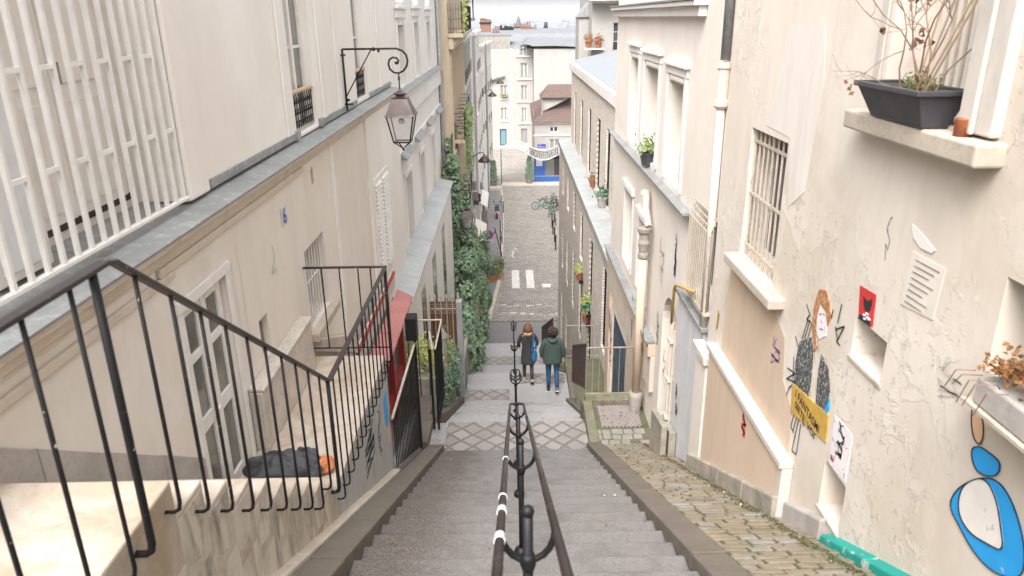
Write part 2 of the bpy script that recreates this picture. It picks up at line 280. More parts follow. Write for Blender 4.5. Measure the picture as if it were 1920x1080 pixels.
# facade mappings: u along wall, v height, d depth into the wall
def LX(x): return lambda u,v,d: Vector((x-d,u,v))
def RX(x): return lambda u,v,d: Vector((x+d,u,v))
def FY(y): return lambda u,v,d: Vector((u,y+d,v))
def SK(p0,p1,side):   # facade between two plan points; depth goes to side (+1 right of travel)
    p0=Vector((*p0,0)); p1=Vector((*p1,0)); t=(p1-p0); L=t.length; t.normalize(); n=Vector((t.y,-t.x,0))*side
    return (lambda u,v,d: Vector((p0.x+t.x*u+n.x*d,p0.y+t.y*u+n.y*d,v))),L
def wall(mb,m,u0,u1,v0,v1,holes=(),th=.3,rim=True):
    us=sorted({u0,u1,*[h[0] for h in holes],*[h[1] for h in holes]}); vs=sorted({v0,v1,*[h[2] for h in holes],*[h[3] for h in holes]})
    us=[u for u in us if u0<=u<=u1]; vs=[v for v in vs if v0<=v<=v1]
    for i in range(len(us)-1):
        for j in range(len(vs)-1):
            a,b,c,d=us[i],us[i+1],vs[j],vs[j+1]; mu,mv=(a+b)/2,(c+d)/2
            if any(h[0]<mu<h[1] and h[2]<mv<h[3] for h in holes): continue
            mb.quad(m(a,c,0),m(b,c,0),m(b,d,0),m(a,d,0))
    rr=[(u0,u1,v0,v1)] if rim else []
    for (a,b,c,d) in list(holes)+rr:
        mb.quad(m(a,c,0),m(b,c,0),m(b,c,th),m(a,c,th)); mb.quad(m(a,d,0),m(b,d,0),m(b,d,th),m(a,d,th))
        mb.quad(m(a,c,0),m(a,d,0),m(a,d,th),m(a,c,th)); mb.quad(m(b,c,0),m(b,d,0),m(b,d,th),m(b,c,th))
    return mb
def window(par,m,u0,u1,v0,v1,d,cols=2,rows=3,fm='whitep',gm='glassp',fw=.05,name='window'):
    f=MB(); e=.003
    f.mbx(m,u0+e,u1-e,v0+e,v0+fw,d,d+.05); f.mbx(m,u0+e,u1-e,v1-fw,v1-e,d,d+.05)
    f.mbx(m,u0+e,u0+fw,v0+fw,v1-fw,d,d+.05); f.mbx(m,u1-fw,u1-e,v0+fw,v1-fw,d,d+.05)
    for i in range(1,cols):
        u=u0+(u1-u0)*i/cols; f.mbx(m,u-fw*.7,u+fw*.7,v0+fw,v1-fw,d-.01,d+.05)
    for j in range(1,rows):
        v=v0+(v1-v0)*j/rows; f.mbx(m,u0+fw,u1-fw,v-fw*.25,v+fw*.25,d+.012,d+.045)
    o=f.build(name,fm,par); g=MB(); g.mbx(m,u0+.006,u1-.006,v0+.006,v1-.006,d+.03,d+.04); g.build('pane',gm,o); return o
def bars(mb,m,us,v0,v1,d,r=.009,n=6):
    for u in us: mb.tube([m(u,v0,d),m(u,v1,d)],r,n)
def frange(a,b,st):
    r=[]; 
    while a<b-1e-6: r.append(a); a+=st
    return r
def balconet(mb,m,u0,u1,v0,v1,d,seed=1):
    q=random.Random(seed)
    mb.tube([m(u0,v0+.03,d),m(u1,v0+.03,d)],.008,4)
    n=max(3,int((u1-u0)/.09))
    for i in range(n+1):
        u=u0+(u1-u0)*i/n; mb.tube([m(u,v0,d),m(u,v1,d)],.006,4)
    for i in range(n):
        for j in range(3):
            cu=u0+(u1-u0)*(i+.5)/n; cv=v0+(v1-v0)*(j+.5)/3.2; rr=min((u1-u0)/n,(v1-v0)/3.2)*.42
            mb.tube([m(cu+rr*math.cos(w*.7+j)*(1-w*.09),cv+rr*math.sin(w*.7+j)*(1-w*.09),d) for w in range(9)],.006,4)
def scribble(mb,m,u,v,w,h,seed,n=14,r=.006,d=-.003,k=3):
    q=random.Random(seed)
    for s in range(k):
        pts=[]; cu,cv=u+q.uniform(-.3,.3)*w,v+q.uniform(-.3,.3)*h
        for i in range(n):
            a=i*.9+q.uniform(-.6,.6); cu=u+w*.5*math.sin(a*q.uniform(.6,1.3)+s); cv=v+h*.5*(1-2*i/n)+h*.12*math.cos(a*1.7); pts.append((cu,cv))
        for (a,b),(c,e) in zip(pts,pts[1:]):
            L=math.hypot(c-a,e-b) or 1; nx,ny=-(e-b)/L*r,(c-a)/L*r
            mb.quad(m(a+nx,b+ny,d),m(c+nx,e+ny,d),m(c-nx,e-ny,d),m(a-nx,b-ny,d))
def patch(mb,m,pts,d=-.004):  # thin painted or pasted shape on a wall
    f=[m(u,v,d) for u,v in pts]; b=[m(u,v,-.001) for u,v in pts]; n=len(f)
    mb.add(f+b,[tuple(range(n))]+[(i,(i+1)%n,n+(i+1)%n,n+i) for i in range(n)])
def text(s,m,u,v,su,sv,name,mt,parent,d=-.008,flip=1,slant=0):
    cu=bpy.data.curves.new('t','FONT'); cu.body=s; cu.align_x='LEFT'; cu.extrude=0; cu.offset=.018
    to=bpy.data.objects.new('t',cu); C.objects.link(to); dg=bpy.context.evaluated_depsgraph_get(); me=bpy.data.meshes.new_from_object(to.evaluated_get(dg))
    bpy.data.objects.remove(to); mb=MB(); vs=[m(u+flip*p.co.x*su,v+p.co.y*sv+slant*p.co.x*su,d) for p in me.vertices]
    mb.add(vs,[tuple(p.vertices) for p in me.polygons]); return mb.build(name,mt,parent)

#@@STRUCT
# ============================================================ GROUND AND STAIRS
S0,SL=1.5,.4905
def nz(y): return -S0-SL*y
g=MB(); g.box(-9000,9000,-60,12000,-24.5,-24.1); struct('ground',g,'grd')
RIS,TR=.1716,.35
def flight(name,y0,z0,n,x0,x1,m='steps',zb=None,r=RIS,t=TR):
    # n risers going down from level z0 at y0; each step worn a little
    q=random.Random(int(y0*10)); mb=MB()
    for i in range(n):
        ya=y0+i*t; zt=z0-(i+1)*r
        if i==n-1: break
        seg=1
        for k in range(seg):
            xa=x0+(x1-x0)*k/seg; xb=x0+(x1-x0)*(k+1)/seg; dz=[q.uniform(-.0035,.0035) for _ in range(2)]
            mb.hexa([(xa,ya,zt-r*1.6),(xb,ya,zt-r*1.6),(xb,ya+t+.03,zt-r*1.6),(xa,ya+t+.03,zt-r*1.6),(xa,ya,zt),(xb,ya,zt),(xb,ya+t+.012,zt-.012+dz[1]*.3),(xa,ya+t+.012,zt-.012+dz[0]*.3)])
    return struct(name,mb,m,.012)
# flight one : nosings follow nz(); step i top at y
YT=-1.75; ZT=nz(YT)
g=MB(); g.box(-2.6,2.6,-6,YT,ZT-.4,ZT); struct('upper_pavement',g,'landing')
N1=int(round((10.5-YT)/TR)); flight('stairs',YT,ZT,N1,-1.15,1.19,r=(6.65+ZT)/N1)
g=MB(); g.box(-1.15,1.24,10.5-TR,11.3,-7.0,-6.65); struct('stair_landing',g,'diam',.01)
g=MB(); g.box(-1.9,-1.15,10.5,11.3,-7.0,-6.66); struct('stair_landing',g,'landing')
n2=14; t2=(16.3-11.3)/n2; flight('stairs',11.3,-6.65,n2,-1.22,1.3,'landing',r=2.35/n2,t=t2)
g=MB(); g.box(-1.22,1.42,16.3-t2,17.8,-9.4,-9.0); struct('stair_landing',g,'landing',.01)
for (a,b,c,d) in ((-1.2,-.1,16.35,16.9),(.15,1.35,17.2,17.75)):
    g=MB(); g.box(a,b,c,d,-9.0,-8.995); struct('stair_landing',g,'diam')
flight('stairs',17.8,-9.0,14,-1.22,1.42,'landing',r=2.4/14,t=5/14)
g=MB(); g.box(-1.22,1.42,22.8-5/14,25.05,-11.8,-11.4); struct('stair_landing',g,'landing',.01)
g=MB(); g.box(-1.2,1.4,23.2,23.9,-11.4,-11.395); struct('stair_landing',g,'diam')
flight('stairs',25.05,-11.4,28,-1.22,1.42,'landing',r=4.7/28,t=10.05/28)
g=MB(); g.box(-1.3,3.0,35.1-.36,38.2,-16.6,-16.1); struct('lower_pavement',g,'pave')
g=MB(); g.box(-1.3,3.0,38.2,38.45,-16.6,-16.12); struct('kerb',g,'kerb',.01)
# street sloping gently away
def sz(y): return -16.22-(max(0,y-38))*.0105
g=MB(); ys=[38.45,46,54,62,70,78,90,102,140]
for a,b in zip(ys,ys[1:]): g.quad((-8,a,sz(a)),(14,a,sz(a)),(14,b,sz(b)),(-8,b,sz(b)))
struct('street',g,'street')
g=MB()
pv=[(-1.25,38.45),(-.75,45),(-.62,50),(-.6,56),(-.62,64),(-.75,72),(-.95,76)]
for (xa,a),(xb,b) in zip(pv,pv[1:]):
    g.hexa([(-3.6,a,sz(a)-.3),(xa-.22,a,sz(a)-.3),(xb-.22,b,sz(b)-.3),(-3.6,b,sz(b)-.3),(-3.6,a,sz(a)+.12),(xa-.22,a,sz(a)+.12),(xb-.22,b,sz(b)+.12),(-3.6,b,sz(b)+.12)])
struct('pavement',g,'pave')
g=MB()
for (xa,a),(xb,b) in zip(pv,pv[1:]):
    g.hexa([(xa-.22,a,sz(a)-.3),(xa,a,sz(a)-.3),(xb,b,sz(b)-.3),(xb-.22,b,sz(b)-.3),(xa-.22,a,sz(a)+.123),(xa,a,sz(a)+.11),(xb,b,sz(b)+.11),(xb-.22,b,sz(b)+.123)])
struct('kerb',g,'ledge',.01)
g=MB()
for i,(x,w) in enumerate(((0.0,.5),(.95,.5),(1.95,.55))):
    a,b=(44.2,47.9) if i<2 else (44.3,45.0)
    g.hexa([(x,a,sz(a)+.002),(x+w,a,sz(a)+.002),(x+w,b,sz(b)+.002),(x,b,sz(b)+.002),(x,a,sz(a)+.006),(x+w,a,sz(a)+.006),(x+w,b,sz(b)+.006),(x,b,sz(b)+.006)])
for k in range(26):
    x=R_.uniform(-1.1,2.6); a=R_.choice([39.6,39.9,41.0,41.2])+R_.uniform(-.1,.1); w=R_.uniform(.15,.5); g.box(x,x+w,a,a+R_.uniform(.05,.12),sz(a)+.002,sz(a)+.006)
for k in range(9):
    x=.1+R_.uniform(-.1,.25); a=50.8+k*.28; g.box(x,x+.12,a,a+.2,sz(a)+.002,sz(a)+.006)
struct('road_marking',g,'line')
# kerbs flanking the stairs
def slab(mb,x0,x1,y0,y1,zo,th=.5,fn=nz,step=1.15):
    y=y0
    while y<y1-1e-4:
        b=min(y+step,y1); e=.006; dz=R_.uniform(-.004,.004)
        mb.hexa([(x0,y+e,fn(y)+zo-th),(x1,y+e,fn(y)+zo-th),(x1,b-e,fn(b)+zo-th),(x0,b-e,fn(b)+zo-th),(x0,y+e,fn(y+e)+zo+dz),(x1,y+e,fn(y+e)+zo+dz),(x1,b-e,fn(b-e)+zo+dz),(x0,b-e,fn(b-e)+zo+dz)]); y=b
    return mb
struct('kerb',slab(MB(),-1.40,-1.15,-1.7,10.45,.07),'kerb',.012)
struct('kerb',slab(MB(),1.19,1.43,-1.7,10.45,.07),'kerb',.012)
struct('kerb',slab(MB(),-1.50,-1.403,-1.7,7.75,.10,.4),'ledge',.012)
n2z=lambda y: -6.65-(y-11.3)*.47
n3z=lambda y: -9-(y-17.8)*.48
n4z=lambda y: -11.4-(y-25.05)*.4677
g=MB(); slab(g,1.305,1.44,11.3,16.3,.05,.6,n2z); g.box(1.425,1.56,16.3,17.8,-9.4,-8.93); slab(g,1.425,1.56,17.8,22.8,.05,.6,n3z); g.box(1.425,1.56,22.8,25,-11.8,-11.33); slab(g,1.425,1.56,25.05,35,.05,.6,n4z)
struct('kerb',g,'kerb',.012)
# curved kerb on the left of the first landing
g=MB(); pts=[(-1.42,10.45),(-1.40,11.1),(-1.30,11.6),(-1.24,12.4),(-1.24,16.3)]
for (xa,a),(xb,b) in zip(pts,pts[1:]):
    za=-6.65 if a<=11.3 else n2z(a); zb=-6.65 if b<=11.3 else n2z(b)
    g.hexa([(xa-.2,a,za-.5),(xa,a,za-.5),(xb,b,zb-.5),(xb-.2,b,zb-.5),(xa-.2,a,za+.14),(xa,a,za+.14),(xb,b,zb+.14),(xb-.2,b,zb+.14)])
struct('kerb',g,'kerb',.012)
# sloping sett ramp on the right
g=MB(); slab(g,1.433,2.30,-1.7,10.42,.03,.5); struct('ramp',g,'cobjoint')
g=MB(); gl=MB(); y=-.5; row=0; q=random.Random(3)
while y<10.35:
    h=q.uniform(.085,.125); x=1.45+(row%2)*-.06+q.uniform(-.03,.02)
    while x<2.26:
        w=q.uniform(.14,.27); x1=min(x+w,2.27); xa=max(x,1.445)
        if x1-xa>.05:
            e=.006+q.uniform(0,.006); z0=.03; t=z0+q.uniform(.006,.022); tl=q.uniform(-.005,.005); a,b=y+e,y+h-e+q.uniform(-.008,.004)
            (gl if q.random()<.18 else g).hexa([(xa+e,a,nz(a)+z0-.03),(x1-e,a,nz(a)+z0-.03),(x1-e,b,nz(b)+z0-.03),(xa+e,b,nz(b)+z0-.03),(xa+e+.004,a,nz(a)+t+tl),(x1-e-.004,a,nz(a)+t-tl),(x1-e,b,nz(b)+t-tl),(xa+e,b,nz(b)+t+tl)])
        x+=w
    y+=h; row+=1
struct('ramp_setts',g,'cob',.008); struct('ramp_setts',gl,'cobl',.008)
# right hand small landing with setts, chequer plate and mossy kerb
g=MB(); g.box(1.24,2.6,10.42,12.05,-7.2,-6.62); struct('side_landing',g,'mossy')
g=MB()
yy=10.45
while yy<10.93:
    x=1.27
    while x<2.5:
        w=q.uniform(.14,.22)
        if q.random()<.85: g.box(x+.008,x+w-.008,yy+.008,yy+.15,-6.66,-6.6+q.uniform(-.012,.008))
        x+=w
    yy+=.165
struct('landing_setts',g,'cobl',.012)
g=MB(); g.box(1.5,2.2,11.0,11.72,-6.63,-6.59)
tag(g.build('chequer_plate','plate',None,.004),'worn metal chequer plate set into the mossy side landing right of the stairs','cover plate')
g=MB(); g.box(1.305,2.32,11.76,12.06,-7.6,-6.50); struct('kerb',g,'kerbm',.02)
g=MB(); g.prism([(1.245,10.5,-7.2),(1.245,11.76,-7.2),(1.245,11.76,-6.5),(1.245,10.5,-6.58)],(.17,0,0)); struct('kerb',g,'kerbm',.015)
g=MB(); g.box(1.44,2.6,12.06,18.75,-9.4,-9.05); struct('sunken_yard',g,'mossy')
g=MB(); slab(g,1.56,2.6,18.75,25.0,-.25,2,n3z); slab(g,1.56,2.6,25.0,35.1,-.3,2,n4z); struct('sunken_yard',g,'kerbm')
g=MB()
for i in range(4): g.box(1.5,2.35,13.2+i*.45,13.65+i*.45,-9.05,-8.4-.16*i)
struct('yard_steps',g,'kerbm',.015)
for (a,s) in (((1.9,12.55),3),((2.1,15.6),5)):
    mb=MB(); q=random.Random(s)
    for i in range(260):
        mb.leaf((a[0]+q.gauss(0,.16),a[1]+q.gauss(0,.25),-9.02+abs(q.gauss(0,.07))),(q.gauss(0,.6),q.gauss(0,.6),1),.05)
    tag(mb.build('weed_clump','grassy'),'low olive weeds '+('just below the mossy kerb' if s==3 else 'by the foot of the dark blue corrugated door'),'weeds')
#@@LEFT
# ============================================================ LEFT: side steps and terraces
g=MB(); g.box(-2.34,-1.49,-1.7,2.71,-2.3,-1.86)
for i in range(9):
    ya=2.71+i*.267; zt=-1.86-.182*(i+1); g.box(-2.34,-1.49,ya,ya+.267,zt-.4,zt)
struct('side_steps',g,'marble',.012)
g=MB(); g.box(-2.34,-1.49,5.11,7.8,-3.9,-3.68); struct('terrace',g,'marble',.01)
# plaster cheek wall below steps / grey painted wall
g=MB(); g.prism([(-1.492,.8,-2.0),(-1.492,2.71,-2.0),(-1.492,5.2,-3.72),(-1.492,5.2,nz(5.2)-.2),(-1.492,.8,nz(.8)-.2)],(-.2,0,0))
for i in range(9):
    ya=2.71+i*.267; zt=-1.86-.182*(i+1); g.prism([(-1.488,ya,zt-.03),(-1.488,ya+.267,zt-.03),(-1.488,ya+.16,zt-.35),(-1.488,ya+.02,zt-.3)],(-.02,0,0))
tag(g.build('retaining_wall','plasterdirt',None,.006),'dirty flaking plaster wall holding up the cream side steps on the left','wall')
gw=thing('grey_wall',(-1.49,5.2,-5),'grey painted wall with graffiti under the railed terrace','wall')
g=MB(); g.prism([(-1.488,5.2,-3.72),(-1.488,7.8,-3.72),(-1.488,7.8,nz(7.8)-.2),(-1.488,5.2,nz(5.2)-.2)],(-.25,0,0)); g.build('wall','greyw',gw,.006)
g=MB(); mL=LX(-1.488); scribble(g,mL,6.55,-4.15,.5,.35,4,16,.007,-.004,3); scribble(g,mL,7.1,-4.3,.2,.5,9,12,.006,-.004,2); g.build('graffiti','blackpig',gw)
g=MB(); patch(g,mL,[(7.45,-4.1),(7.62,-4.05),(7.66,-4.35),(7.6,-4.55),(7.48,-4.4)],-.005); g.build('graffiti','bluep',gw)
g=MB(); patch(g,mL,[(7.5,-4.5),(7.62,-4.5),(7.64,-4.7),(7.52,-4.72)],-.006); g.build('graffiti','pinkpig',gw)
# terrace railing
rl=thing('stair_railing',(-1.42,2.46,-1.86),'black chipped iron railing of the near side steps and terrace','railing')
XR=-1.42
top=[(XR,-.9,-.785),(XR,2.44,-.785),(XR,2.5,-.80),(XR,5.04,-2.585),(XR,5.1,-2.61),(XR,7.84,-2.61),(-2.33,7.84,-2.61)]
for a,b in zip(top,top[1:]):
    mb=MB(); a,b=Vector(a),Vector(b); t=(b-a).normalized(); a-=t*.012; b+=t*.012; s_=Vector((0,0,1)).cross(t).normalized()*.021; u_=t.cross(s_).normalized()*.009
    if (b-a).length<.12: u_*=.97; s_*=.97
    if (a-b).length>0: mb.hexa([a-s_-u_,a+s_-u_,a+s_+u_,a-s_+u_,b-s_-u_,b+s_-u_,b+s_+u_,b-s_+u_]); mb.build('handrail','railtop',rl,.003)
def rz(y): return -.795 if y<2.48 else (-.81-(y-2.5)*.7028 if y<5.06 else -2.62)
def fz(y):
    if y<2.71: return -1.86
    if y<5.11: return -1.86-.182*(1+int((y-2.71)/.267))
    return -3.68
def baluster(y,r,x=XR):
    zb=fz(y)-.10; mb=MB()
    mb.tube([(x,y,rz(y)),(x,y,(rz(y)+zb)/2),(x,y,zb+.05),(x-.008,y,zb+.015),(x-.03,y,zb),(x-.085,y,zb)],r,8)
    return mb
ys=[.35,.62,.89,1.16,1.43,1.70,1.97,2.22]+[2.62+.245*k for k in range(10)]
for y in ys: baluster(y,.0085).build('baluster','black',rl,0,True)
for y in frange(5.2,7.8,.195): baluster(y,.0075).build('baluster','black',rl,0,True)
for y in (2.36,5.04,7.82): baluster(y,.0155).build('post','black',rl,0,True)
g=MB(); g.tube([(-2.33,7.84,-3.6),(XR,7.84,-3.6)],.009,6); g.build('bottom_rail','black',rl)
for x in (-2.14,-1.94,-1.73,-1.59): 
    g=MB(); g.tube([(x,7.84,-3.6),(x,7.84,-2.615)],.008,6); g.build('baluster','black',rl)
# bags
bg_=thing('bin_bag',(-1.95,5.35,-3.68),'black plastic bin bag slumped at the foot of the side steps','bin bag')
def lump(c,sx,sy,sz_,seed,n=26,m=16,fold=.16):
    q=random.Random(seed); mb=MB(); ph=[q.uniform(0,6) for _ in range(8)]
    for i in range(m+1):
        th=math.pi*i/m
        for j in range(n):
            a=2*math.pi*j/n; k=1+fold*math.sin(5*a+ph[0]+3*th)*math.sin(th)+fold*.7*math.sin(9*a+ph[1]-5*th)+fold*.5*math.sin(7*th+ph[2]+2*a)+q.uniform(-.03,.03)
            z=math.cos(th); mb.v.append(Vector(c)+Vector((sx*math.sin(th)*math.cos(a)*k,sy*math.sin(th)*math.sin(a)*k,sz_*(z*k if z>-.5 else -.5))))
    for i in range(m):
        for j in range(n): mb.f.append((i*n+j,i*n+(j+1)%n,(i+1)*n+(j+1)%n,(i+1)*n+j))
    return mb
lump((-1.97,5.3,-3.58),.30,.17,.19,4).build('bag_body','bag',bg_,0,False,None,1)
lump((-1.80,5.42,-3.58),.14,.11,.15,8).build('bag_fold','bag',bg_,0,False,None,1)
o=lump((-1.64,5.46,-3.62),.085,.10,.08,15,18,12); tag(o.build('plastic_bag','orange',None,0,False,None,1),'small bright orange plastic bag beside the black bin bag on the terrace','plastic bag')

# ============================================================ BUILDING A (near left)
A=thing('apartment_building',(-2.35,7,-8),'near left cream apartment house with zinc ledge, barred shutters and white glazed door','building')
mA=LX(-2.35)
dA=(4.85,5.68,-3.75,-1.93); wA=(7.98,8.87,-3.42,-2.47); vA=(6.3,6.55,-3.02,-2.62)
g=MB(); wall(g,mA,-2,15.45,-10,-1.5,[dA,wA,vA],.28); g.build('wall','wallAl',A)
g=MB(); g.mbx(mA,12.0,15.46,-10,-1.5,-.04,.2); g.mbx(mA,9.6,9.75,-5.5,-1.5,-.012,.1); g.build('wall_pier','wallA',A,.01)
g=MB(); g.mbx(mA,-2,4.82,-1.66,-1.60,-.03,0); g.mbx(mA,-2,15.46,-1.5,-1.40,-.05,.1); g.mbx(mA,-2,15.46,-1.40,-1.345,-.13,.1); g.mbx(mA,-2,15.46,-1.53,-1.50,-.03,.1); g.mbx(mA,4.6,8.2,-1.60,-1.535,-.035,0); g.build('cornice','corn',A,.012)
g=MB(); 
for a,b in ((-2,1.2),(1.21,4.15),(4.16,5.72),(5.73,7.6),(7.61,9.6),(9.61,11.6),(11.61,13.6),(13.61,15.47)):
    g.hexa([(-2.19,a,-1.345),(-2.19,b,-1.345),(-2.75,b,-1.345),(-2.75,a,-1.345),(-2.185,a,-1.325),(-2.185,b,-1.325),(-2.75,b,-1.25),(-2.75,a,-1.25)])
g.build('zinc_ledge','zinc',A,.004)
mU=LX(-2.42)
w1=(8.47,9.47,-1.24,1.6); w2=(12.05,13.0,-1.22,1.6)
g=MB(); wall(g,mU,5.42,15.5,-1.27,2.4,[w1,w2],.16); g.mbx(mU,5.42,5.80,-1.27,2.4,-.03,.45); g.build('upper_wall','wallA',A,.02)
g=MB(); g.mbx(mU,5.85,8.40,-1.26,-1.19,-.02,0); g.mbx(mU,9.55,11.95,-1.27,-1.19,-.02,0); g.mbx(mU,13.1,15.5,-1.27,-1.19,-.02,0); g.mbx(mU,8.36,8.46,-1.27,-1.17,-.05,0); g.mbx(mU,9.48,9.6,-1.27,-1.17,-.05,0); g.build('flashing','zinc',A)
for a,b,c in ((9.75,9.95,.025),(10.7,10.85,.02),(14.2,14.5,.025),(8.1,8.35,.02)): g=MB(); g.mbx(mU,a,b,-1.2,2.4,-c,0); g.build('pilaster','trim',A,.01)
for k,w in enumerate((w1,w2)):
    window(A,mU,w[0],w[1],w[2],w[3],.10,2,3,'whitep','glassg',.06)
    b=MB(); balconet(b,mU,w[0]+.02,w[1]-.02,-1.20,-.80,.05,k+3); o=b.build('balconet','blackn',A)
    b=MB(); b.tube([mU(w[0]+.01,-.775,.05),mU(w[1]-.01,-.775,.05)],.028,8); b.build('wooden_handrail','cane',o)
# recess with shutters behind the white grille
mR=LX(-2.80)
g=MB(); wall(g,mR,-2,5.42,-1.3,2.4,[(-2,3.42,-1.2,1.2),(3.95,5.3,-1.2,1.2)],.05); g.mbx(mR,3.45,3.92,-1.25,2.4,-.25,0); g.box(-2.84,-2.42,5.38,5.42,-1.26,2.4); g.build('recess_wall','shutter',A,.008)
g=MB(); g.mbx(mR,3.5,3.87,-1.2,2.4,-.262,-.25); g.build('pier_face','pier',A,.01)
for (a,b) in ((2.0,2.7),(2.72,3.4),(3.97,4.62),(4.64,5.28)):
    g=MB(); g.mbx(mR,a,b,-1.17,1.18,-.02,.03)
    for z in (-1.1,-.35,.5): g.mbx(mR,a+.06,b-.06,z,z+.65,-.03,-.02)
    s=g.build('shutter','shutter',A,.006)
    for k in range(3): g=MB(); g.mbx(mR,a+.12,b-.12,.22+.05*k,.235+.05*k,-.034,-.03); g.build('louvre_slot','wood',s)
    g=MB(); g.mbx(mR,a+.05,a+.07,-.35,-.22,-.045,-.03); g.build('latch','wood',s)
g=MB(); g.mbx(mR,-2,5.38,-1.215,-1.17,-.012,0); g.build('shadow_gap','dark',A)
gr=MB(); 
mG=LX(-2.40)
gb=MB(); gb.mbx(mG,-1,5.37,-1.235,-1.21,-.02,.02); o=gb.build('grille','whitep',A,.004)
for y in frange(2.49,5.4,.1415): 
    gb=MB(); gb.mbx(mG,y-.0125,y+.0125,-1.21,2.3,-.0125,.0125); gb.build('bar','whitep',o)
gb=MB()
k=0
for y in frange(2.49,5.3,.1415):
    for z in ([-.21,1.0] if k%2==0 else [-.72,.5]): gb=MB(); gb.mbx(mG,y+.0145,y+.127,z-.012,z+.012,-.010,.010); gb.build('link','whitep',o)
    k+=1
# glazed door
dr=MB(); u0,u1,v0,v1=dA
dr.mbx(mA,u0-.09,u1+.09,v1,v1+.09,-.03,.0); dr.mbx(mA,u0-.08,u0,v0,v1,-.02,0); dr.mbx(mA,u1,u1+.08,v0,v1,-.02,0); dr.build('door_surround','whitep',A,.008)
D=MB(); dd=.04
um=(u0+u1)/2
for a,b in ((u0+.01,um-.006),(um+.006,u1-.01)):
    D.mbx(mA,a,a+.09,v0,v1-.01,dd,dd+.05); D.mbx(mA,b-.09,b,v0,v1-.01,dd,dd+.05)
    for z,h in ((v1-.10,.09),(v1-.48,.07),(-3.0,.12),(v0,.12)): D.mbx(mA,a+.09,b-.09,z,z+h,dd,dd+.05)
D=D.build('door','whitep',A,.006)
g=MB(); g.mbx(mA,u0+.015,u1-.015,v0,v1-.015,dd+.02,dd+.03); g.build('pane','glassg',D)
g=MB(); g.tube([mA(um-.07,-2.88,dd),mA(um-.07,-2.88,dd-.05),mA(um-.2,-2.88,dd-.055)],.012,6); g.mbx(mA,um-.09,um-.05,-3.0,-2.8,dd-.006,dd); g.build('handle','whitep',D)
window(A,mA,*wA,.2,3,1,'whitep','glassg',.04)
g=MB(); 
for y in frange(8.08,8.86,.12): g.tube([mA(y,-3.42,.05),mA(y,-2.48,.05)],.01,6)
g.tube([mA(8,-2.9,.05),mA(8.86,-2.9,.05)],.008,6); g.build('window_grille','whitep',A)
g=MB(); g.mbx(mA,7.85,9.0,-3.53,-3.43,-.1,.1); g.build('window_sill','ledge',A,.01)
window(A,mA,*vA,.06,1,1,'grey','grey',.02)
# plinths
g=MB(); 
f1=lambda y: -1.60-(y-2.6)*.682 if y>2.6 else -1.60
for a,b in ((-2,2.6),(2.6,3.1),(3.1,3.65),(3.65,4.2),(4.2,4.76)):
    e=.004; g.prism([(-2.318,a+e,f1(a)),(-2.318,b-e,f1(b)),(-2.318,b-e,f1(b)-.26 if b>2.6 else -1.86),(-2.318,a+e,f1(a)-.26)],(-.03,0,0))
g.build('plinth','plinth',A,.004)
g=MB(); g.mbx(mA,5.80,7.5,-3.68,-3.09,-.13,0); g.mbx(mA,5.80,7.5,-3.09,-3.05,-.15,0); g.build('plinth','marbled',A,.015)
g=MB(); g.prism([(-2.15,7.9,-3.68),(-2.15,7.9,-3.5),(-2.15,9.4,-4.1),(-2.15,9.4,-4.4)],(-.19,0,0)); g.build('plinth','ledge',A,.01)
# louvred shutter low on the wall
mP=LX(-2.31)
for a,b in ((12.25,12.9),(12.92,13.6)):
    g=MB(); g.mbx(mP,a,b,-4.3,-2.55,-.02,0)
    for z in frange(-4.25,-2.6,.075): g.hexa([mP(a+.05,z,-.02),mP(b-.05,z,-.02),mP(b-.05,z+.035,-.02),mP(a+.05,z+.035,-.02),mP(a+.05,z-.02,-.05),mP(b-.05,z-.02,-.05),mP(b-.05,z,-.05),mP(a+.05,z,-.05)])
    g.build('louvred_shutter','whitep',A)
# house number, sticker, cracks
nb=MB(); nb.mbx(mA,7.30,7.50,-1.99,-1.80,-.012,0); nb=nb.build('house_number','signw',A,.004)
text('6',mA,7.335,-1.965,.24,.22,'digit','signb',nb,-.016)
g=MB(); patch(g,mA,[(8.6,-1.66),(8.68,-1.62),(8.7,-1.8),(8.61,-1.83)],-.005); g.build('sticker','yellow',A)
g=MB(); scribble(g,mA,6.9,-2.25,.16,.3,21,10,.004,-.003,1); g.build('graffiti','leafl',A)
for (y,z0,z1) in ((6.02,-2.9,-1.66),(7.72,-2.6,-1.62),(5.86,-2.7,-1.9)):
    g=MB(); q=random.Random(int(y*100)); p=[(y+q.uniform(-.008,.008),z0+(z1-z0)*i/12) for i in range(13)]
    for (a,b),(c,d) in zip(p,p[1:]): g.quad(mA(a,b,-.002),mA(c,d,-.002),mA(c+.006,d,-.002),mA(a+.007,b,-.002))
    g.build('crack','plasterdirt',A)

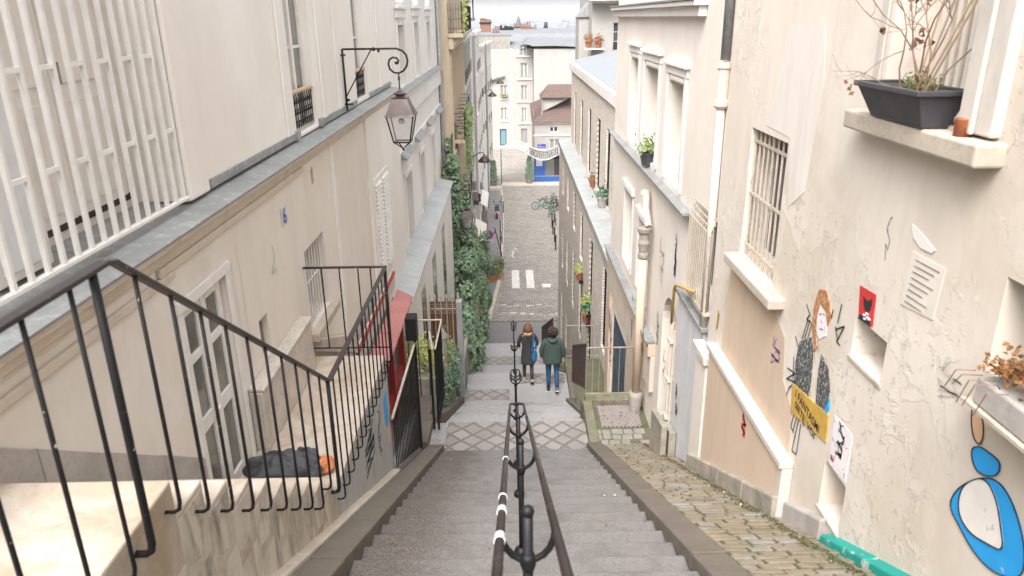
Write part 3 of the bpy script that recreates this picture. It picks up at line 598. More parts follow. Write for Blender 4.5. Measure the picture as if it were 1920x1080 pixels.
# wall lantern
def lantern(name,base,label):
    bx,by,bz=base; L=thing(name,base,label,'street lamp','wall lanterns on scroll brackets')
    P=lambda x,z,y=0: (bx+x,by+y,bz+z)
    b=MB(); b.tube([P(.0,0),P(0,.86)],.016,8)
    b.tube([P(0,.86),P(.3,.86),P(.62,.86),P(.78,.86),P(.86,.83),P(.915,.77),P(.93,.69),P(.91,.61),P(.86,.55),P(.79,.52),P(.72,.53),P(.665,.58),P(.65,.65),P(.67,.71),P(.72,.74),P(.775,.73),P(.80,.69),P(.785,.655),P(.76,.65)],.015,8)
    b.tube([P(.005,.2),P(.42,.86)],.009,6); b.ball(P(.45,.855),.028,8); b.ball(P(.52,.83),.02,8); b.ball(P(.76,.665),.022,8); b.tube([P(-.05,.78),P(.04,.78)],.012,6); b.tube([P(-.05,.09),P(.09,.09)],.012,6); b.ball(P(.03,.15),.022,6)
    b.build('bracket','blackn',L,0,True)
    cx=.79
    b=MB(); b.tube([P(cx,.53),P(cx,.27)],.011,8); b.tube([P(cx,.47),P(cx,.42)],.018,8); b.build('hanger','lamp',L)
    b=MB(); prof=[(.03,.28),(.045,.26),(.10,.235),(.085,.215),(.055,.20),(.06,.185),(.105,.175)]; b.lathe(P(cx,0),prof[::-1],12)
    def ring(s,z): return [P(cx-s,z,-s),P(cx+s,z,-s),P(cx+s,z,s),P(cx-s,z,s)]
    def frust(mb,s0,z0,s1,z1):
        a,c=ring(s0,z0),ring(s1,z1); mb.hexa([*a,*c])
    frust(b,.115,.165,.12,.18); frust(b,.205,-.055,.115,.165); frust(b,.222,-.075,.208,-.052); b.build('hood','lamp',L,.004)
    b=MB(); a,c=ring(.195,-.075),ring(.12,-.46)
    for i in range(4):
        b.tube([a[i],c[i]],.011,6); b.tube([c[i],c[(i+1)%4]],.012,6)
    for i in range(4): b.tube([c[i],Vector(P(cx,-.56)).lerp(Vector(c[i]),.55),P(cx,-.57)],.009,6)
    b.ball(P(cx,-.585),.018,8); b.build('lantern_frame','blackn',L)
    b=MB()
    for i in range(4): b.quad(a[i],a[(i+1)%4],c[(i+1)%4],c[i])
    b.build('glass','lampglass',L)
    b=MB(); b.lathe(P(cx,-.12),[(.02,0),(.05,-.03),(.05,-.06),(.03,-.08)],10); b.build('lamp_head','signw',L)
    return L
lantern('wall_lantern',(-2.39,11.1,-1.26),'large brown lantern hanging from a scroll bracket on the near left facade')

# ============================================================ BUILDING B (second left)
B=thing('apartment_building',(-2.42,20,-8),'second left cream apartment house with zinc sills, behind the large hanging lantern','building')
mB=LX(-2.42)
hU=[(16.9,18.0,-1.45,-.13),(19.85,20.85,-1.45,-.1),(22.85,23.85,-1.45,-.1)]; hT=[(a,b,.35,1.9) for a,b,_,_ in hU]
hL=[(16.75,17.85,-5.2,-3.45),(19.7,20.7,-5.2,-3.45),(22.75,23.75,-5.2,-3.42)]
g=MB(); wall(g,mB,15.5,26.1,-12,2.6,hU+hT+hL,.3); g.build('wall','wallB',B)
for h in hU+hL: window(B,mB,h[0],h[1],h[2],h[3],.2,2,3,'whitep','glassp',.05)
g=MB()
for h in hU+hT:
    g.mbx(mB,h[0]-.15,h[0],h[2],h[3]+.05,-.03,0); g.mbx(mB,h[1],h[1]+.15,h[2],h[3]+.05,-.03,0); g.mbx(mB,h[0]-.2,h[1]+.2,h[3]+.15,h[3]+.33,-.05,0); g.mbx(mB,h[0]-.25,h[1]+.25,h[3]+.33,h[3]+.4,-.09,0)
for h in hL: g.mbx(mB,h[0]-.12,h[0],h[2],h[3]+.12,-.025,0); g.mbx(mB,h[1],h[1]+.12,h[2],h[3]+.12,-.025,0); g.mbx(mB,h[0]-.12,h[1]+.12,h[3],h[3]+.12,-.03,0)
g.mbx(mB,15.5,26.1,-2.1,-1.62,-.10,0); g.mbx(mB,15.5,26.1,-1.62,-1.55,-.16,0); g.mbx(mB,15.5,26.1,-2.9,-2.75,-.06,0); g.build('moulding','trim',B,.01)
g=MB(); 
for a in frange(15.5,26,1.5): g.hexa([mB(a+.01,-1.55,-.19),mB(a+1.48,-1.55,-.19),mB(a+1.48,-1.55,.0),mB(a+.01,-1.55,.0),mB(a+.01,-1.53,-.19),mB(a+1.48,-1.53,-.19),mB(a+1.48,-1.48,0),mB(a+.01,-1.48,0)])
g.build('zinc_ledge','zinc',B)
for a in (15.9,18.4,21.2,24.0): g=MB(); g.hexa([mB(a,-2.88,-.2),mB(a+1.5,-2.88,-.2),mB(a+1.5,-2.88,-.06),mB(a,-2.88,-.06),mB(a,-2.86,-.2),mB(a+1.5,-2.86,-.2),mB(a+1.5,-2.74,-.06),mB(a,-2.74,-.06)]); g.build('zinc_sill','zinc',B)
g=MB(); g.mbx(mB,13.3,24.2,-12,-5.15,-.42,0); g.build('ground_floor_wall','wallB',B,.01)
g=MB()
for a in frange(13.2,24.1,1.35): g.hexa([mB(a+.008,-5.15,-.50),mB(min(a+1.34,24.3),-5.15,-.50),mB(min(a+1.34,24.3),-5.15,0),mB(a+.008,-5.15,0),mB(a+.008,-5.12,-.50),mB(min(a+1.34,24.3),-5.12,-.50),mB(min(a+1.34,24.3),-4.98,0),mB(a+.008,-4.98,0)])
g.build('zinc_canopy','zincl',B,.004)
g=MB(); g.tube([mB(26.02,-11,-.07),mB(26.02,2.6,-.07)],.06,10); g.build('drainpipe','zinc',B,0,True)
for (a,b) in ((15.2,16.0),(17.6,18.5),(20.4,21.3)):
    g=MB(); g.mbx(LX(-2.0),a,b,-8.5,-5.7,-.004,.05); g.build('window','glassg',B)
# red shop
s=thing('red_shopfront',(-2.3,11,-6.65),'small red framed shopfront with faded red awning board below the terrace railing','shopfront')
mS=LX(-2.2)
g=MB(); g.hexa([(-1.84,9.9,-4.86),(-2.12,9.9,-4.80),(-2.12,12.75,-4.80),(-1.84,12.75,-4.86),(-1.84,9.9,-4.82),(-2.12,9.9,-4.68),(-2.12,12.75,-4.68),(-1.84,12.75,-4.82)]); g.build('awning_board','redl',s,.004)
g=MB(); g.mbx(mS,9.4,12.9,-4.66,-4.44,-.03,.06); g.build('fascia','bandw',s); g=MB(); g.mbx(mS,9.4,12.9,-4.437,-4.38,-.035,.0); g.build('trim','red',s)
g=MB()
for y in (9.0,9.9,10.7,11.5,12.7): g.mbx(mS,y,y+.08,-6.65,-4.86,-.14,.0)
g.mbx(mS,9.0,12.78,-6.65,-6.2,-.10,.0); g.mbx(mS,9.0,12.78,-5.0,-4.87,-.12,0); g.build('red_frame','red',s,.005)
g=MB(); g.mbx(mS,9.08,12.7,-6.2,-5.0,-.05,.05); g.build('pane','glassg',s)
g=MB(); g.box(-2.36,-1.5,7.8,12.9,-7.0,-6.67); struct('shop_yard',g,'kerb')
g=MB(); g.box(-2.75,-2.3,7.8,13.3,-6.7,-5.1); g.box(-2.5,-2.36,7.8,13.3,-5.1,-4.3); tag(g.build('yard_wall','greyw'),'shaded grey wall behind the red shopfront below the terrace','wall')
# second railing, level handrail
r2=thing('entrance_railing',(-1.45,7.8,-5.2),'black barred railing with pale worn handrail beside the grey graffiti wall','railing')
g=MB(); g.tube([(-1.45,7.7,-4.47),(-1.45,9.95,-4.5)],.017,8); g.build('handrail','ledge',r2)
for y in frange(7.78,10.0,.115):
    g=MB(); g.tube([(-1.45,y,-4.48),(-1.45,y,nz(y)+.12)],.008 if y<9.9 else .018,6); g.build('baluster','blackn',r2)
g=MB(); g.tube([(-1.45,9.95,-4.3),(-1.45,9.95,nz(10)+.1)],.022,8); g.build('post','blackn',r2)
g=MB(); g.box(-1.56,-1.40,9.82,10.04,-4.42,-4.06); g.build('letter_box','blackn',r2,.01)
g=MB(); g.prism([(-1.62,8.3,-5.55),(-1.62,10.35,-5.95),(-1.62,10.35,-6.65),(-1.62,8.3,-6.65)],(.12,0,0)); 
cw=thing('cheek_wall',(-1.56,9.3,-6.65),'low grey cheek wall with rounded silvery coping inside the black railing','wall'); g.build('wall','greyw',cw)
g=MB(); g.tube([(-1.56,8.3,-5.53),(-1.56,10.35,-5.93)],.075,12); g.build('coping','zincl',cw,0,True)
# black gate by the landing
gt=thing('entrance_gate',(-1.3,12.2,-6.65),'tall black barred gate and guard rail at the end of the first landing','gate')
g=MB(); g.tube([(-1.95,12.2,-5.08),(-1.28,12.2,-5.08)],.018,8); g.tube([(-1.28,12.2,-5.08),(-1.28,11.0,-5.10)],.016,8); g.tube([(-1.42,11.5,-5.0),(-1.32,11.0,-5.1)],.016,8); g.build('handrail','ledge',gt)
for y in frange(11.0,12.2,.1):
    g=MB(); g.tube([(-1.28,y,-5.1),(-1.28,y,-6.55)],.009,6); g.build('baluster','blackn',gt)
for x in (-1.9,-1.72,-1.54,-1.42,-1.36):
    g=MB(); g.tube([(x,12.2,-5.08),(x,12.2,-6.6)],.009,6); g.build('baluster','blackn',gt)
g=MB(); g.tube([(-1.28,11.0,-6.3),(-1.28,12.2,-6.3)],.01,6); g.tube([(-1.36,11,-5.1),(-1.36,11,-6.6)],.02,8); g.tube([(-1.28,11,-5.1),(-1.28,11,-6.6)],.02,8); g.build('frame','blackn',gt)
# planted bed, stone post, iron fence
g=MB(); g.prism([(-1.44,12.3,-6.3),(-1.44,16.4,-7.6),(-1.44,16.4,-9.5),(-1.44,12.3,-8)],(-.9,0,0)); tag(g.build('planted_bed_wall','stonep',None,.02),'mossy stone edged planted bed left of the second flight','retaining wall')
def clump(name,label,c,r,n,m,size,cat='shrub',sz=1,seed=0,group=None,stem=True):
    q=random.Random(seed or int(abs(c[0]*31+c[1]*7)*10)); t=thing(name,c,label,cat,group); mb=MB()
    cs=[(q.gauss(0,.42)*r[0],q.gauss(0,.42)*r[1],r[2]*q.uniform(.3,1)) for _ in range(7)]
    for i in range(n):
        b=q.choice(cs); p=Vector((b[0]+q.gauss(0,.25)*r[0],b[1]+q.gauss(0,.25)*r[1],max(.01,b[2]+q.gauss(0,.22)*r[2])))
        mb.leaf(Vector(c)+p,(p.x/r[0]*.6+q.gauss(0,.4),p.y/r[1]*.6+q.gauss(0,.4)-.3,.7+q.gauss(0,.3)),size*q.uniform(.6,1.3))
    mb.build('foliage',m,t)
    st=MB()
    for b in cs[:5]: st.tube([c,Vector(c)+Vector((b[0]*.4,b[1]*.4,b[2]*.5)),Vector(c)+Vector(b)],.008,4)
    st.build('stem','twig',t); return t
clump('shrub','yellow green bush behind the black gate','' and None or (-1.75,13.2,-6.5),(.45,.5,.55),700,'leafy',.07)
clump('shrub','pale green bush beside the stone gatepost','' and None or (-1.38,14.2,-6.95),(.22,.5,.5),600,'leafl',.06)
clump('shrub','dark creeping plant spilling over the bed kerb beside the second flight',(-1.4,15.6,-7.9),(.25,.8,.6),900,'leaf',.07)
clump('shrub','dark low plant at the foot of the stone gatepost',(-1.34,13.4,-7.35),(.10,.5,.5),500,'leaf',.06)
g=MB(); g.box(-1.56,-1.36,13.75,13.95,-8.2,-6.15); g.prism([(-1.58,13.73,-6.15),(-1.34,13.73,-6.15),(-1.46,13.85,-6.02)],(0,.24,0)); tag(g.build('gatepost','stonep',None,.02),'weathered pale stone gatepost between the bushes left of the stairs','gatepost')
fn=thing('iron_fence',(-1.6,16.6,-8),'ornate iron fence with rusty brown backing sheet beside the ivy','fence')
g=MB(); g.box(-2.2,-1.30,16.64,16.66,-7.9,-6.45); g.build('backing_sheet','leada',fn)
for x in frange(-2.15,-1.28,.14):
    g=MB(); g.tube([(x,16.6,-7.9),(x,16.6,-6.35)],.013,6); g.lathe((x,16.6,-6.35),[(.024,0),(.03,.04),(.002,.13)],6); g.build('bar','ledge',fn)
g=MB(); g.tube([(-2.2,16.6,-6.62),(-1.28,16.6,-6.62)],.014,6); g.tube([(-2.2,16.6,-7.75),(-1.28,16.6,-7.75)],.014,6)
for x in frange(-2.08,-1.32,.14): g.loop([(x+.045*math.cos(a),16.6,-6.54+.045*math.sin(a)) for a in [k*.785 for k in range(8)]],.006,4); g.loop([(x+.045*math.cos(a),16.6,-6.70+.045*math.sin(a)) for a in [k*.785 for k in range(8)]],.006,4)
g.build('rail','ledge',fn)
g=MB(); g.box(-1.36,-1.22,16.5,16.72,-9.4,-6.4); tag(g.build('gatepost','zincl',None,.015),'pale blue grey square gatepost at the end of the iron fence','gatepost')
# ivy wall
iw=thing('garden_wall',(-1.5,26,-16),'long grey garden wall along the lower flights, mostly under ivy','wall')
def wz(y): return -8.3-(y-17)*.245
g=MB()
for a in frange(16.9,36,2.4):
    b=min(a+2.4,36.6); z=wz(a); x=-1.24-(a-17)*.004
    g.box(x-.3,x,a,b-.003,-16.6,z)
g.build('wall','stonep',iw,.02)
def ivy(name,label,seed,zones,m='leaf',size=.15):
    q=random.Random(seed); t=thing(name,(zones[0][0],zones[0][2],zones[0][4]),label,'ivy'); mb=MB(); mb2=MB()
    for (x0,x1,y0,y1,z0,z1,n) in zones:
        cs=[(q.uniform(x0,x1),q.uniform(y0,y1),q.uniform(z0,z1),q.uniform(.25,.6)) for _ in range(max(6,n//110))]
        for i in range(n):
            c=q.choice(cs); d=Vector((q.gauss(0,1),q.gauss(0,1),q.gauss(0,1))).normalized(); rr=c[3]*q.uniform(.75,1.05)
            p=Vector((c[0]+d.x*rr*.5,c[1]+d.y*rr*1.3,c[2]+d.z*rr)); 
            (mb2 if q.random()<.22 else mb).leaf(p,(d.x+.35,d.y-.3,d.z+.6),size*q.uniform(.55,1.2),.9)
    mb.build('foliage',m,t); mb2.build('foliage','leafl' if m!='leafl' else 'leafy',t)
    st=MB()
    for (x0,x1,y0,y1,z0,z1,n) in zones:
        for k in range(5): y=q.uniform(y0,y1); st.tube([(x0+.05,y,z0-1.0),(x0+.1,y+q.uniform(-.4,.4),(z0+z1)/2),((x0+x1)/2,y+q.uniform(-.8,.8),z1)],.02,5)
    st.build('stem','bark',t); return t
ivy('ivy','dense dark green ivy mass billowing over the garden wall beside the lower flights',5,[(-1.75,-1.2,22,35,-12.6,-9.6,7500),(-1.9,-1.35,24,31,-9.9,-8.0,3500),(-1.25,-1.12,19,34,-13,-10,2600),(-1.4,-1.25,18.5,23,-9.2,-7.9,1100)])
ivy('ivy','tall ivy climbing the ochre building above the garden wall',9,[(-2.2,-1.85,25.4,27.4,-8.2,-3.8,3600),(-2.1,-1.7,26,29,-8.8,-5.8,2600)],size=.14)
lantern('wall_lantern',(-2.31,25.0,-6.45),'smaller looking brown lantern half hidden in ivy on the ochre house side')
#@@LEFT2
# ============================================================ OCHRE BUILDING and the rest of the left side
Yb=thing('apartment_building',(-2.2,32,-12),'ochre stone apartment house with green planted iron balconies behind the ivy','building')
mY,LY=SK((-2.02,26.2),(-2.32,39.0),-1)
wins=[]
for k,u in enumerate((.9,3.6,6.3,9.0,11.2)):
    for z in (-4.1,-7.4,-.9+3.2,-10.8): wins.append((u,u+1.0,z,z+2.2))
g=MB(); wall(g,mY,0,LY,-16.6,2.8,[w for w in wins if w[2]<0],.25); g.hexa([(-3.2,26.2,-16.6),(-2.03,26.2,-16.6),(-2.03,26.22,-16.6),(-3.2,26.22,-16.6),(-3.2,26.2,2.8),(-2.03,26.2,2.8),(-2.03,26.22,2.8),(-3.2,26.22,2.8)]); g.build('wall','yel',Yb)
for w in [w for w in wins if w[2]<0]: window(Yb,mY,w[0],w[1],w[2],w[3],.15,2,3,'whitep','glassg',.06)
g=MB()
for k in range(13): u=.1+k*1.02; g.mbx(mY,u,u+.16,-16.6,-1.0,-.06,0)
g.mbx(mY,-.1,LY,-1.0,-.62,-.16,0)
for u in frange(0,LY,.34): g.hexa([mY(u,-.92,-.16),mY(u+.13,-.92,-.16),mY(u+.13,-.92,0),mY(u,-.92,0),mY(u,-.62,-.42),mY(u+.13,-.62,-.42),mY(u+.13,-.62,0),mY(u,-.62,0)])
g.mbx(mY,-.15,LY,-.62,-.5,-.5,0); g.mbx(mY,-.1,LY,-4.75,-4.5,-.1,0); g.mbx(mY,-.1,LY,-8.05,-7.8,-.1,0); g.build('moulding','yel',Yb,.01)
bal=MB()
for u in frange(-.12,LY,.13): bal.tube([mY(u,-.5,-.46),mY(u,.5,-.46)],.010,4)
bal.tube([mY(-.12,.5,-.46),mY(LY,.5,-.46)],.02,6); bal.tube([mY(-.12,.15,-.46),mY(LY,.15,-.46)],.01,4)
mYe=lambda u,v,d: mY(-.12+d,v,-u)
balconet(bal,mYe,0,.46,-.5,.48,0,4); balconet(bal,mY,-.12,4.5,-.5,.48,-.46,6)
bal.build('balcony','blackn',Yb)
for (u0,z) in ((.7,-4.1),(3.4,-4.1),(.7,-7.4),(3.4,-7.4),(6.1,-7.4),(6.1,-4.1)):
    b=MB(); b.mbx(mY,u0-.1,u0+1.5,z-.16,z-.06,-.42,0); o=b.build('balcony_slab','yel',Yb)
    b=MB(); 
    for u in frange(u0-.08,u0+1.5,.12): b.tube([mY(u,z-.06,-.4),mY(u,z+.9,-.4)],.011,4)
    for zz in (z,z+.45,z+.9): b.tube([mY(u0-.08,zz,0),mY(u0-.08,zz,-.4),mY(u0+1.48,zz,-.4),mY(u0+1.48,zz,0)],.013,4)
    b.build('balcony_railing','blackn',o)
def hangplant(name,label,m,u0,u1,z0,z1,n,mt,seed):
    q=random.Random(seed); mb=MB()
    for i in range(n):
        mb.leaf(m(q.uniform(u0,u1),q.uniform(z0,z1)+q.gauss(0,.1),-.42-abs(q.gauss(0,.09))),(1,q.gauss(-.5,.4),.5),.11)
    return tag(mb.build(name,mt),label,'plant')
hangplant('hanging_plant','bright green plant trailing down the iron balcony of the ochre house',mY,.6,2.2,-5.3,-3.2,900,'leafl',4)
hangplant('hanging_plant','yellow flowering plants in the top balcony of the ochre house',mY,0,2.5,-.3,.6,260,'leafy',5)
hangplant('hanging_plant','lower green plant on the ochre house balcony',mY,3.2,4.6,-4.4,-3.3,500,'leafl',6)
def rowhouse(name,label,p0,p1,ztop,wallm,us,zs,w=.95,h=1.9,gm='glassp',bal=True,seed=1,cat='building'):
    t=thing(name,(p0[0],p0[1],-16.5),label,cat); m,L=SK(p0,p1,-1)
    ws=[(u,u+w,z,z+h) for u in us for z in zs if u+w<L-.2 and z+h<ztop-.2]
    g=MB(); wall(g,m,0,L,-17.2,ztop,ws,.2); a=m(0,0,0); b=m(0,0,4); g.prism([(a.x,a.y,-17.2),(b.x,b.y,-17.2),(b.x,b.y,ztop),(a.x,a.y,ztop)],(0,.02,0)); g.build('wall',wallm,t)
    for (a,b,c,d) in ws: window(t,m,a,b,c,d,.12,2,2,'whitep',gm,.06)
    if bal:
        g=MB()
        for (a,b,c,d) in ws:
            g.tube([m(a,c+.75,-.12),m(b,c+.75,-.12)],.02,4); 
            for u in frange(a,b,.16): g.tube([m(u,c,-.12),m(u,c+.75,-.12)],.01,3)
        g.build('balconets','blackn',t)['kind']='stuff'
    g=MB(); g.mbx(m,0,L,ztop,ztop+.25,-.2,.2)
    for z in zs: g.mbx(m,0,L,z-.3,z-.12,-.07,0)
    g.build('cornice','trim',t)
    return t,m,L
t,m,L=rowhouse('apartment_building','tall white house row with grey shutters beyond the ochre building',(-2.36,39.05),(-2.75,55),1.0,'white',[.8,3.2,5.6,8,10.4,12.8],[-13,-9.8,-6.6,-3.4,-.9],seed=2)
g=MB()
for u in (.8,): 
    for dz in (-6.6,): g.mbx(m,u-.55,u-.02,dz,dz+2,-.05,-.01); g.mbx(m,u+.97,u+1.5,dz,dz+2,-.05,-.01)
g.build('shutter','grey',t)
g=MB()
for u in (2,2.5,3,3.5,4,4.5): 
    for k in range(7): g.tube([m(u,-.0+k*.001,-.55),m(u,1.25,-.55)],.012,4)
g.tube([m(.3,1.25,-.55),m(7,1.25,-.55)],.02,4); g.mbx(m,.2,7,-.15,.0,-.6,0); g.build('balcony','grey',t)
t,m,L=rowhouse('apartment_building','narrow pale house with rusty chimney pots further down the left side',(-2.4,55.05),(-2.5,66),-1.2,'wallB',[.8,3.2,5.6,8],[-13,-9.8,-6.6,-3.8],seed=3)
g=MB(); 

g=None
t,m,L=rowhouse('apartment_building','last cream house of the left row beside the iron arch',(-2.5,66.05),(-1.85,80),-2.5,'wallA',[.8,3.2,5.6,8,10.4],[-13,-9.8,-6.6,-4.2],seed=4)
g=MB(); g.tube([(-1.98,66,-16.5),(-1.98,66,-2)],.09,8); tag(g.build('drainpipe','zinc'),'thin grey drainpipe on the far left cream house','drainpipe')
# shop fronts, awnings, planters on the left pavement
def awning(name,label,x,y0,y1,z,dep,mt):
    t=thing(name,(x,y0,z),label,'awning'); g=MB(); g.prism([(x,y0,z),(x+dep,y0,z-.45),(x+dep,y0,z-.5),(x,y0,z-.05)],(0,y1-y0,0)); g.build('canvas',mt,t)
    g=MB(); g.box(x+dep-.01,x+dep+.01,y0,y1,z-.68,z-.49); g.build('valance',mt,t); return t
awning('awning','pale awning above the shop nearest the lamp',-2.5,46,51,-13.4,.75,'awn')
awning('awning','narrow pale awning further down the left pavement',-2.55,56,61,-13.4,.7,'awn')
for k,(y,h) in enumerate(((52.5,1.9),(54.6,1.9),(62.5,2.0),(64.5,2.0))):
    g=MB(); g.box(-2.62,-2.42,y,y+1.3,-16.5,-16.5+h); o=g.build('shop_window','dark'); tag(o,['dark shop opening under the parasol end','second dark shop opening past the pale awning','dark shop opening before the last house','last dark shop opening by the potted bush'][k],'shop window')
for k,(x,y) in enumerate(((-2.15,48),(-2.2,59.3))):
    g=MB(); g.box(x-.3,x+.3,y-.25,y+.25,-16.25,-15.6); g.box(x-.25,x+.25,y-.02,y+.02,-15.6,-15.0); tag(g.build('menu_board','wood',None,.02),['wooden board stand by the ivy corner','wooden board stand by the shop awning'][k],'board')
def gooseneck(name,label,x,y,z,s=1.0):
    t=thing(name,(x,y,z),label,'wall lamp','gooseneck wall lamps'); g=MB(); g.box(x-.02,x+.03,y-.04,y+.04,z-.35,z+.35); g.tube([(x,y,z),(x+.3*s,y,z+.08),(x+.6*s,y,z+.28),(x+.78*s,y,z+.26),(x+.84*s,y,z+.1)],.03,6); g.build('arm','lamp',t)
    g=MB(); g.lathe((x+.86*s,y,z-.3),[(.40*s,0),(.36*s,.1),(.2*s,.27),(.07*s,.36),(.05*s,.45)],12); g.build('lamp_shade','lamp',t,0,True); return t
gooseneck('wall_lamp','nearest grey bell shaped lamp on a curved arm on the left facades',-2.42,44.5,-7.9)
gooseneck('wall_lamp','middle bell lamp over the far end of the street',-2.35,66.5,-6.2,1.0)
gooseneck('wall_lamp','farthest small bell lamp beside the cream house windows',-1.75,76,-5.9,1.0)
for k,(y,z) in enumerate(((47,-10.2),(48.8,-11.3),(50,-11.9),(53,-12.4),(58,-12.6))):
    g=MB(); g.box(-2.6,-2.2,y-.04,y+.04,z-.3,z+.3); g.box(-2.3,-2.28,y-.3,y+.3,z-.28,z+.28); tag(g.build('hanging_sign',['grey','wood','greyblue','lamp','grey'][k],None,.01),['round looking grey shop sign nearest the bell lamp','brown projecting shop sign below the bell lamp','blue grey projecting shop sign','dark brown shop sign further down','small grey shop sign near the potted bush'][k],'shop sign')
#@@FAR
# ============================================================ FAR END
def potbush(name,label,c,h,r,seed):
    q=random.Random(seed); t=thing(name,c,label,'potted bush'); g=MB(); g.lathe(c,[(r*.5,0),(r*.7,.5),(r*.72,.55)],10); g.build('pot','stonep',t); mb=MB()
    for i in range(700):
        z=q.random(); rr=r*(1-z*.55)*math.sqrt(q.random()); a=q.uniform(0,6.28); mb.leaf((c[0]+rr*math.cos(a),c[1]+rr*math.sin(a),c[2]+.5+z*h),(math.cos(a),math.sin(a)-.5,.6),.16)
    mb.build('foliage','leaf',t); g=MB(); g.tube([(c[0],c[1],c[2]+.4),(c[0],c[1],c[2]+h*.8)],.05,6); g.build('stem','bark',t)
potbush('potted_bush','dark potted evergreen at the left foot of the iron arch',(-1.75,75.2,-16.55),2.3,.55,3)
potbush('potted_bush','dark potted evergreen beside the blue shopfront',(2.0,77.3,-16.6),2.4,.5,4)
g=MB(); g.box(-2.4,-1.0,73.3,74.4,-16.6,-16.2); tag(g.build('stone_block','ledge',None,.03),'low pale stone block across the left pavement end','block')
# iron arch over the street
ar=thing('iron_arch',(1,76.8,-16.6),'wavy white openwork iron arch spanning the street by the blue shop','arch')
g=MB(); top=[];bot=[]
for i in range(29):
    u=i/28; x=-.95+5.9*u; z0=-13.0+.62*math.sin(math.pi*min(1,u*2.0))*(1 if u<.5 else 0)+(-.5*math.sin(math.pi*(u-.5)*2) if u>.5 else 0); hh=.5+.5*min(1,u*1.6)
    top.append(Vector((x,76.8,z0+hh*.45))); bot.append(Vector((x,76.8,z0-hh*.55)))
g.tube(top,.045,6); g.tube(bot,.045,6); g.build('rim','whitep',ar)
g=MB(); q=random.Random(5)
for i in range(28):
    a,b,c,d=top[i],top[i+1],bot[i],bot[i+1]; h=(a-c).length; nn=max(1,int(h/.2))
    for j in range(nn):
        cx=(a.x+b.x)/2+q.uniform(-.03,.03); cz=c.z+(a.z-c.z)*(j+.5)/nn; rr=.085*q.uniform(.7,1.1)
        g.loop([(cx+rr*math.cos(w),76.8,cz+rr*.8*math.sin(w)) for w in [k*.9 for k in range(7)]],.024,4)
g.build('tracery','whitep',ar)
g=MB(); 
for i in range(14,28): g.quad(top[i]+Vector((0,.06,0)),top[i+1]+Vector((0,.06,0)),bot[i+1]+Vector((0,.06,0)),bot[i]+Vector((0,.06,0)))
g.build('backing','blackpig',ar)
g=MB(); g.tube([(-.95,76.8,-16.6),(-.95,76.8,-12.9)],.04,6); g.build('post','lamp',ar)
# corner house with blue shop
H=thing('corner_house',(4.5,80,-16.8),'white two storey corner house with brown tiled roof above a blue shopfront','building')
mH=FY(78)
hw=[(4.1,5.35,-13.6,-10.9+.0-.95),(4.1,5.0,-11.3,-10.75)]
hw=[(4.15,5.2,-14.0,-12.1),(4.15,5.05,-11.35,-10.8)]
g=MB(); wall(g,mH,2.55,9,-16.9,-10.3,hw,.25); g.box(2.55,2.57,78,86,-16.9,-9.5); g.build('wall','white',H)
window(H,mH,*hw[0],.1,2,1,'whitep','glassp',.07); window(H,mH,*hw[1],.1,2,1,'whitep','glass',.07)
g=MB(); g.mbx(mH,2.5,9,-11.75,-11.6,-.06,0); g.mbx(mH,2.5,9,-10.5,-10.3,-.1,0); g.build('cornice','trim',H)
g=MB(); g.add([(2.3,77.7,-10.3),(9,77.7,-10.3),(9,81.5,-6.9),(6.4,81.5,-6.9),(2.3,86,-9.3)],[(0,1,2,3),(0,3,4)]); g.build('roof','tilesf',H)
dm=MB(); dm.prism([(3.5,78.7,-9.3),(6.2,78.7,-8.0),(6.2,78.7,-7.9),(3.5,78.7,-7.9)],(0,1.8,0)); dm.build('dormer','white',H)
g=MB(); g.add([(3.2,78.4,-7.9),(6.6,78.4,-7.9),(6.6,80.2,-6.7),(4.1,80.2,-6.7),(3.2,81,-7.8)],[(0,1,2,3),(0,3,4)]); g.add([(3.2,78.4,-7.96),(6.6,78.4,-7.96),(6.6,80.2,-7.96),(3.2,81,-7.96)],[(0,1,2,3)]); g.build('dormer_roof','tilesf',H)
g=MB(); g.box(3.35,3.5,78.5,78.75,-9.6,-7.95); g.build('dormer_post','wood',H)
sf=MB(); sf.mbx(mH,2.55,6.4,-16.85,-13.9,-.08,0); sf=sf.build('shopfront','blue',H)
g=MB(); g.mbx(mH,3.7,4.65,-15.9,-14.1,-.09,-.08); g.build('shop_window','glassg',sf)
g=MB(); g.mbx(mH,4.66,5.9,-15.9,-14.1,-.088,-.08); g.build('shop_opening','dark',sf)
g=MB(); g.mbx(mH,2.75,3.4,-14.9,-14.05,-.09,-.08); g.build('menu_panel','signw',sf)
g=MB(); g.mbx(mH,2.55,6.4,-16.95,-16.85,-.12,0); g.mbx(mH,2.55,6.4,-16.0,-15.95,-.10,-.08); g.build('shop_trim','ledge',sf)
sg=MB(); sg.mbx(mH,2.9,3.75,-12.95,-12.6,-.04,0); sg=sg.build('street_sign','signb',H)
text('RUE',mH,3.0,-12.75,.14,.13,'lettering','signw',sg,-.045); 
g=MB(); 
for k in range(9): g.mbx(mH,2.97+.08*k,3.02+.08*k,-12.9,-12.82,-.046,-.042)
g.build('lettering','signw',sg)
g=MB(); 
for k in range(24): g.loop([(4.1+R_.random()*1.2,77.88,-14.15+R_.random()*.5)]+[(4.15+R_.random()*1.1,77.88,-14.15+R_.random()*.5) for _ in range(3)],.03,3)
g.build('balconet','blackn',H)
g=MB(); g.box(-1.0,9,76.2,77.9,-16.95,-16.58); struct('pavement',g,'ledge',.02)
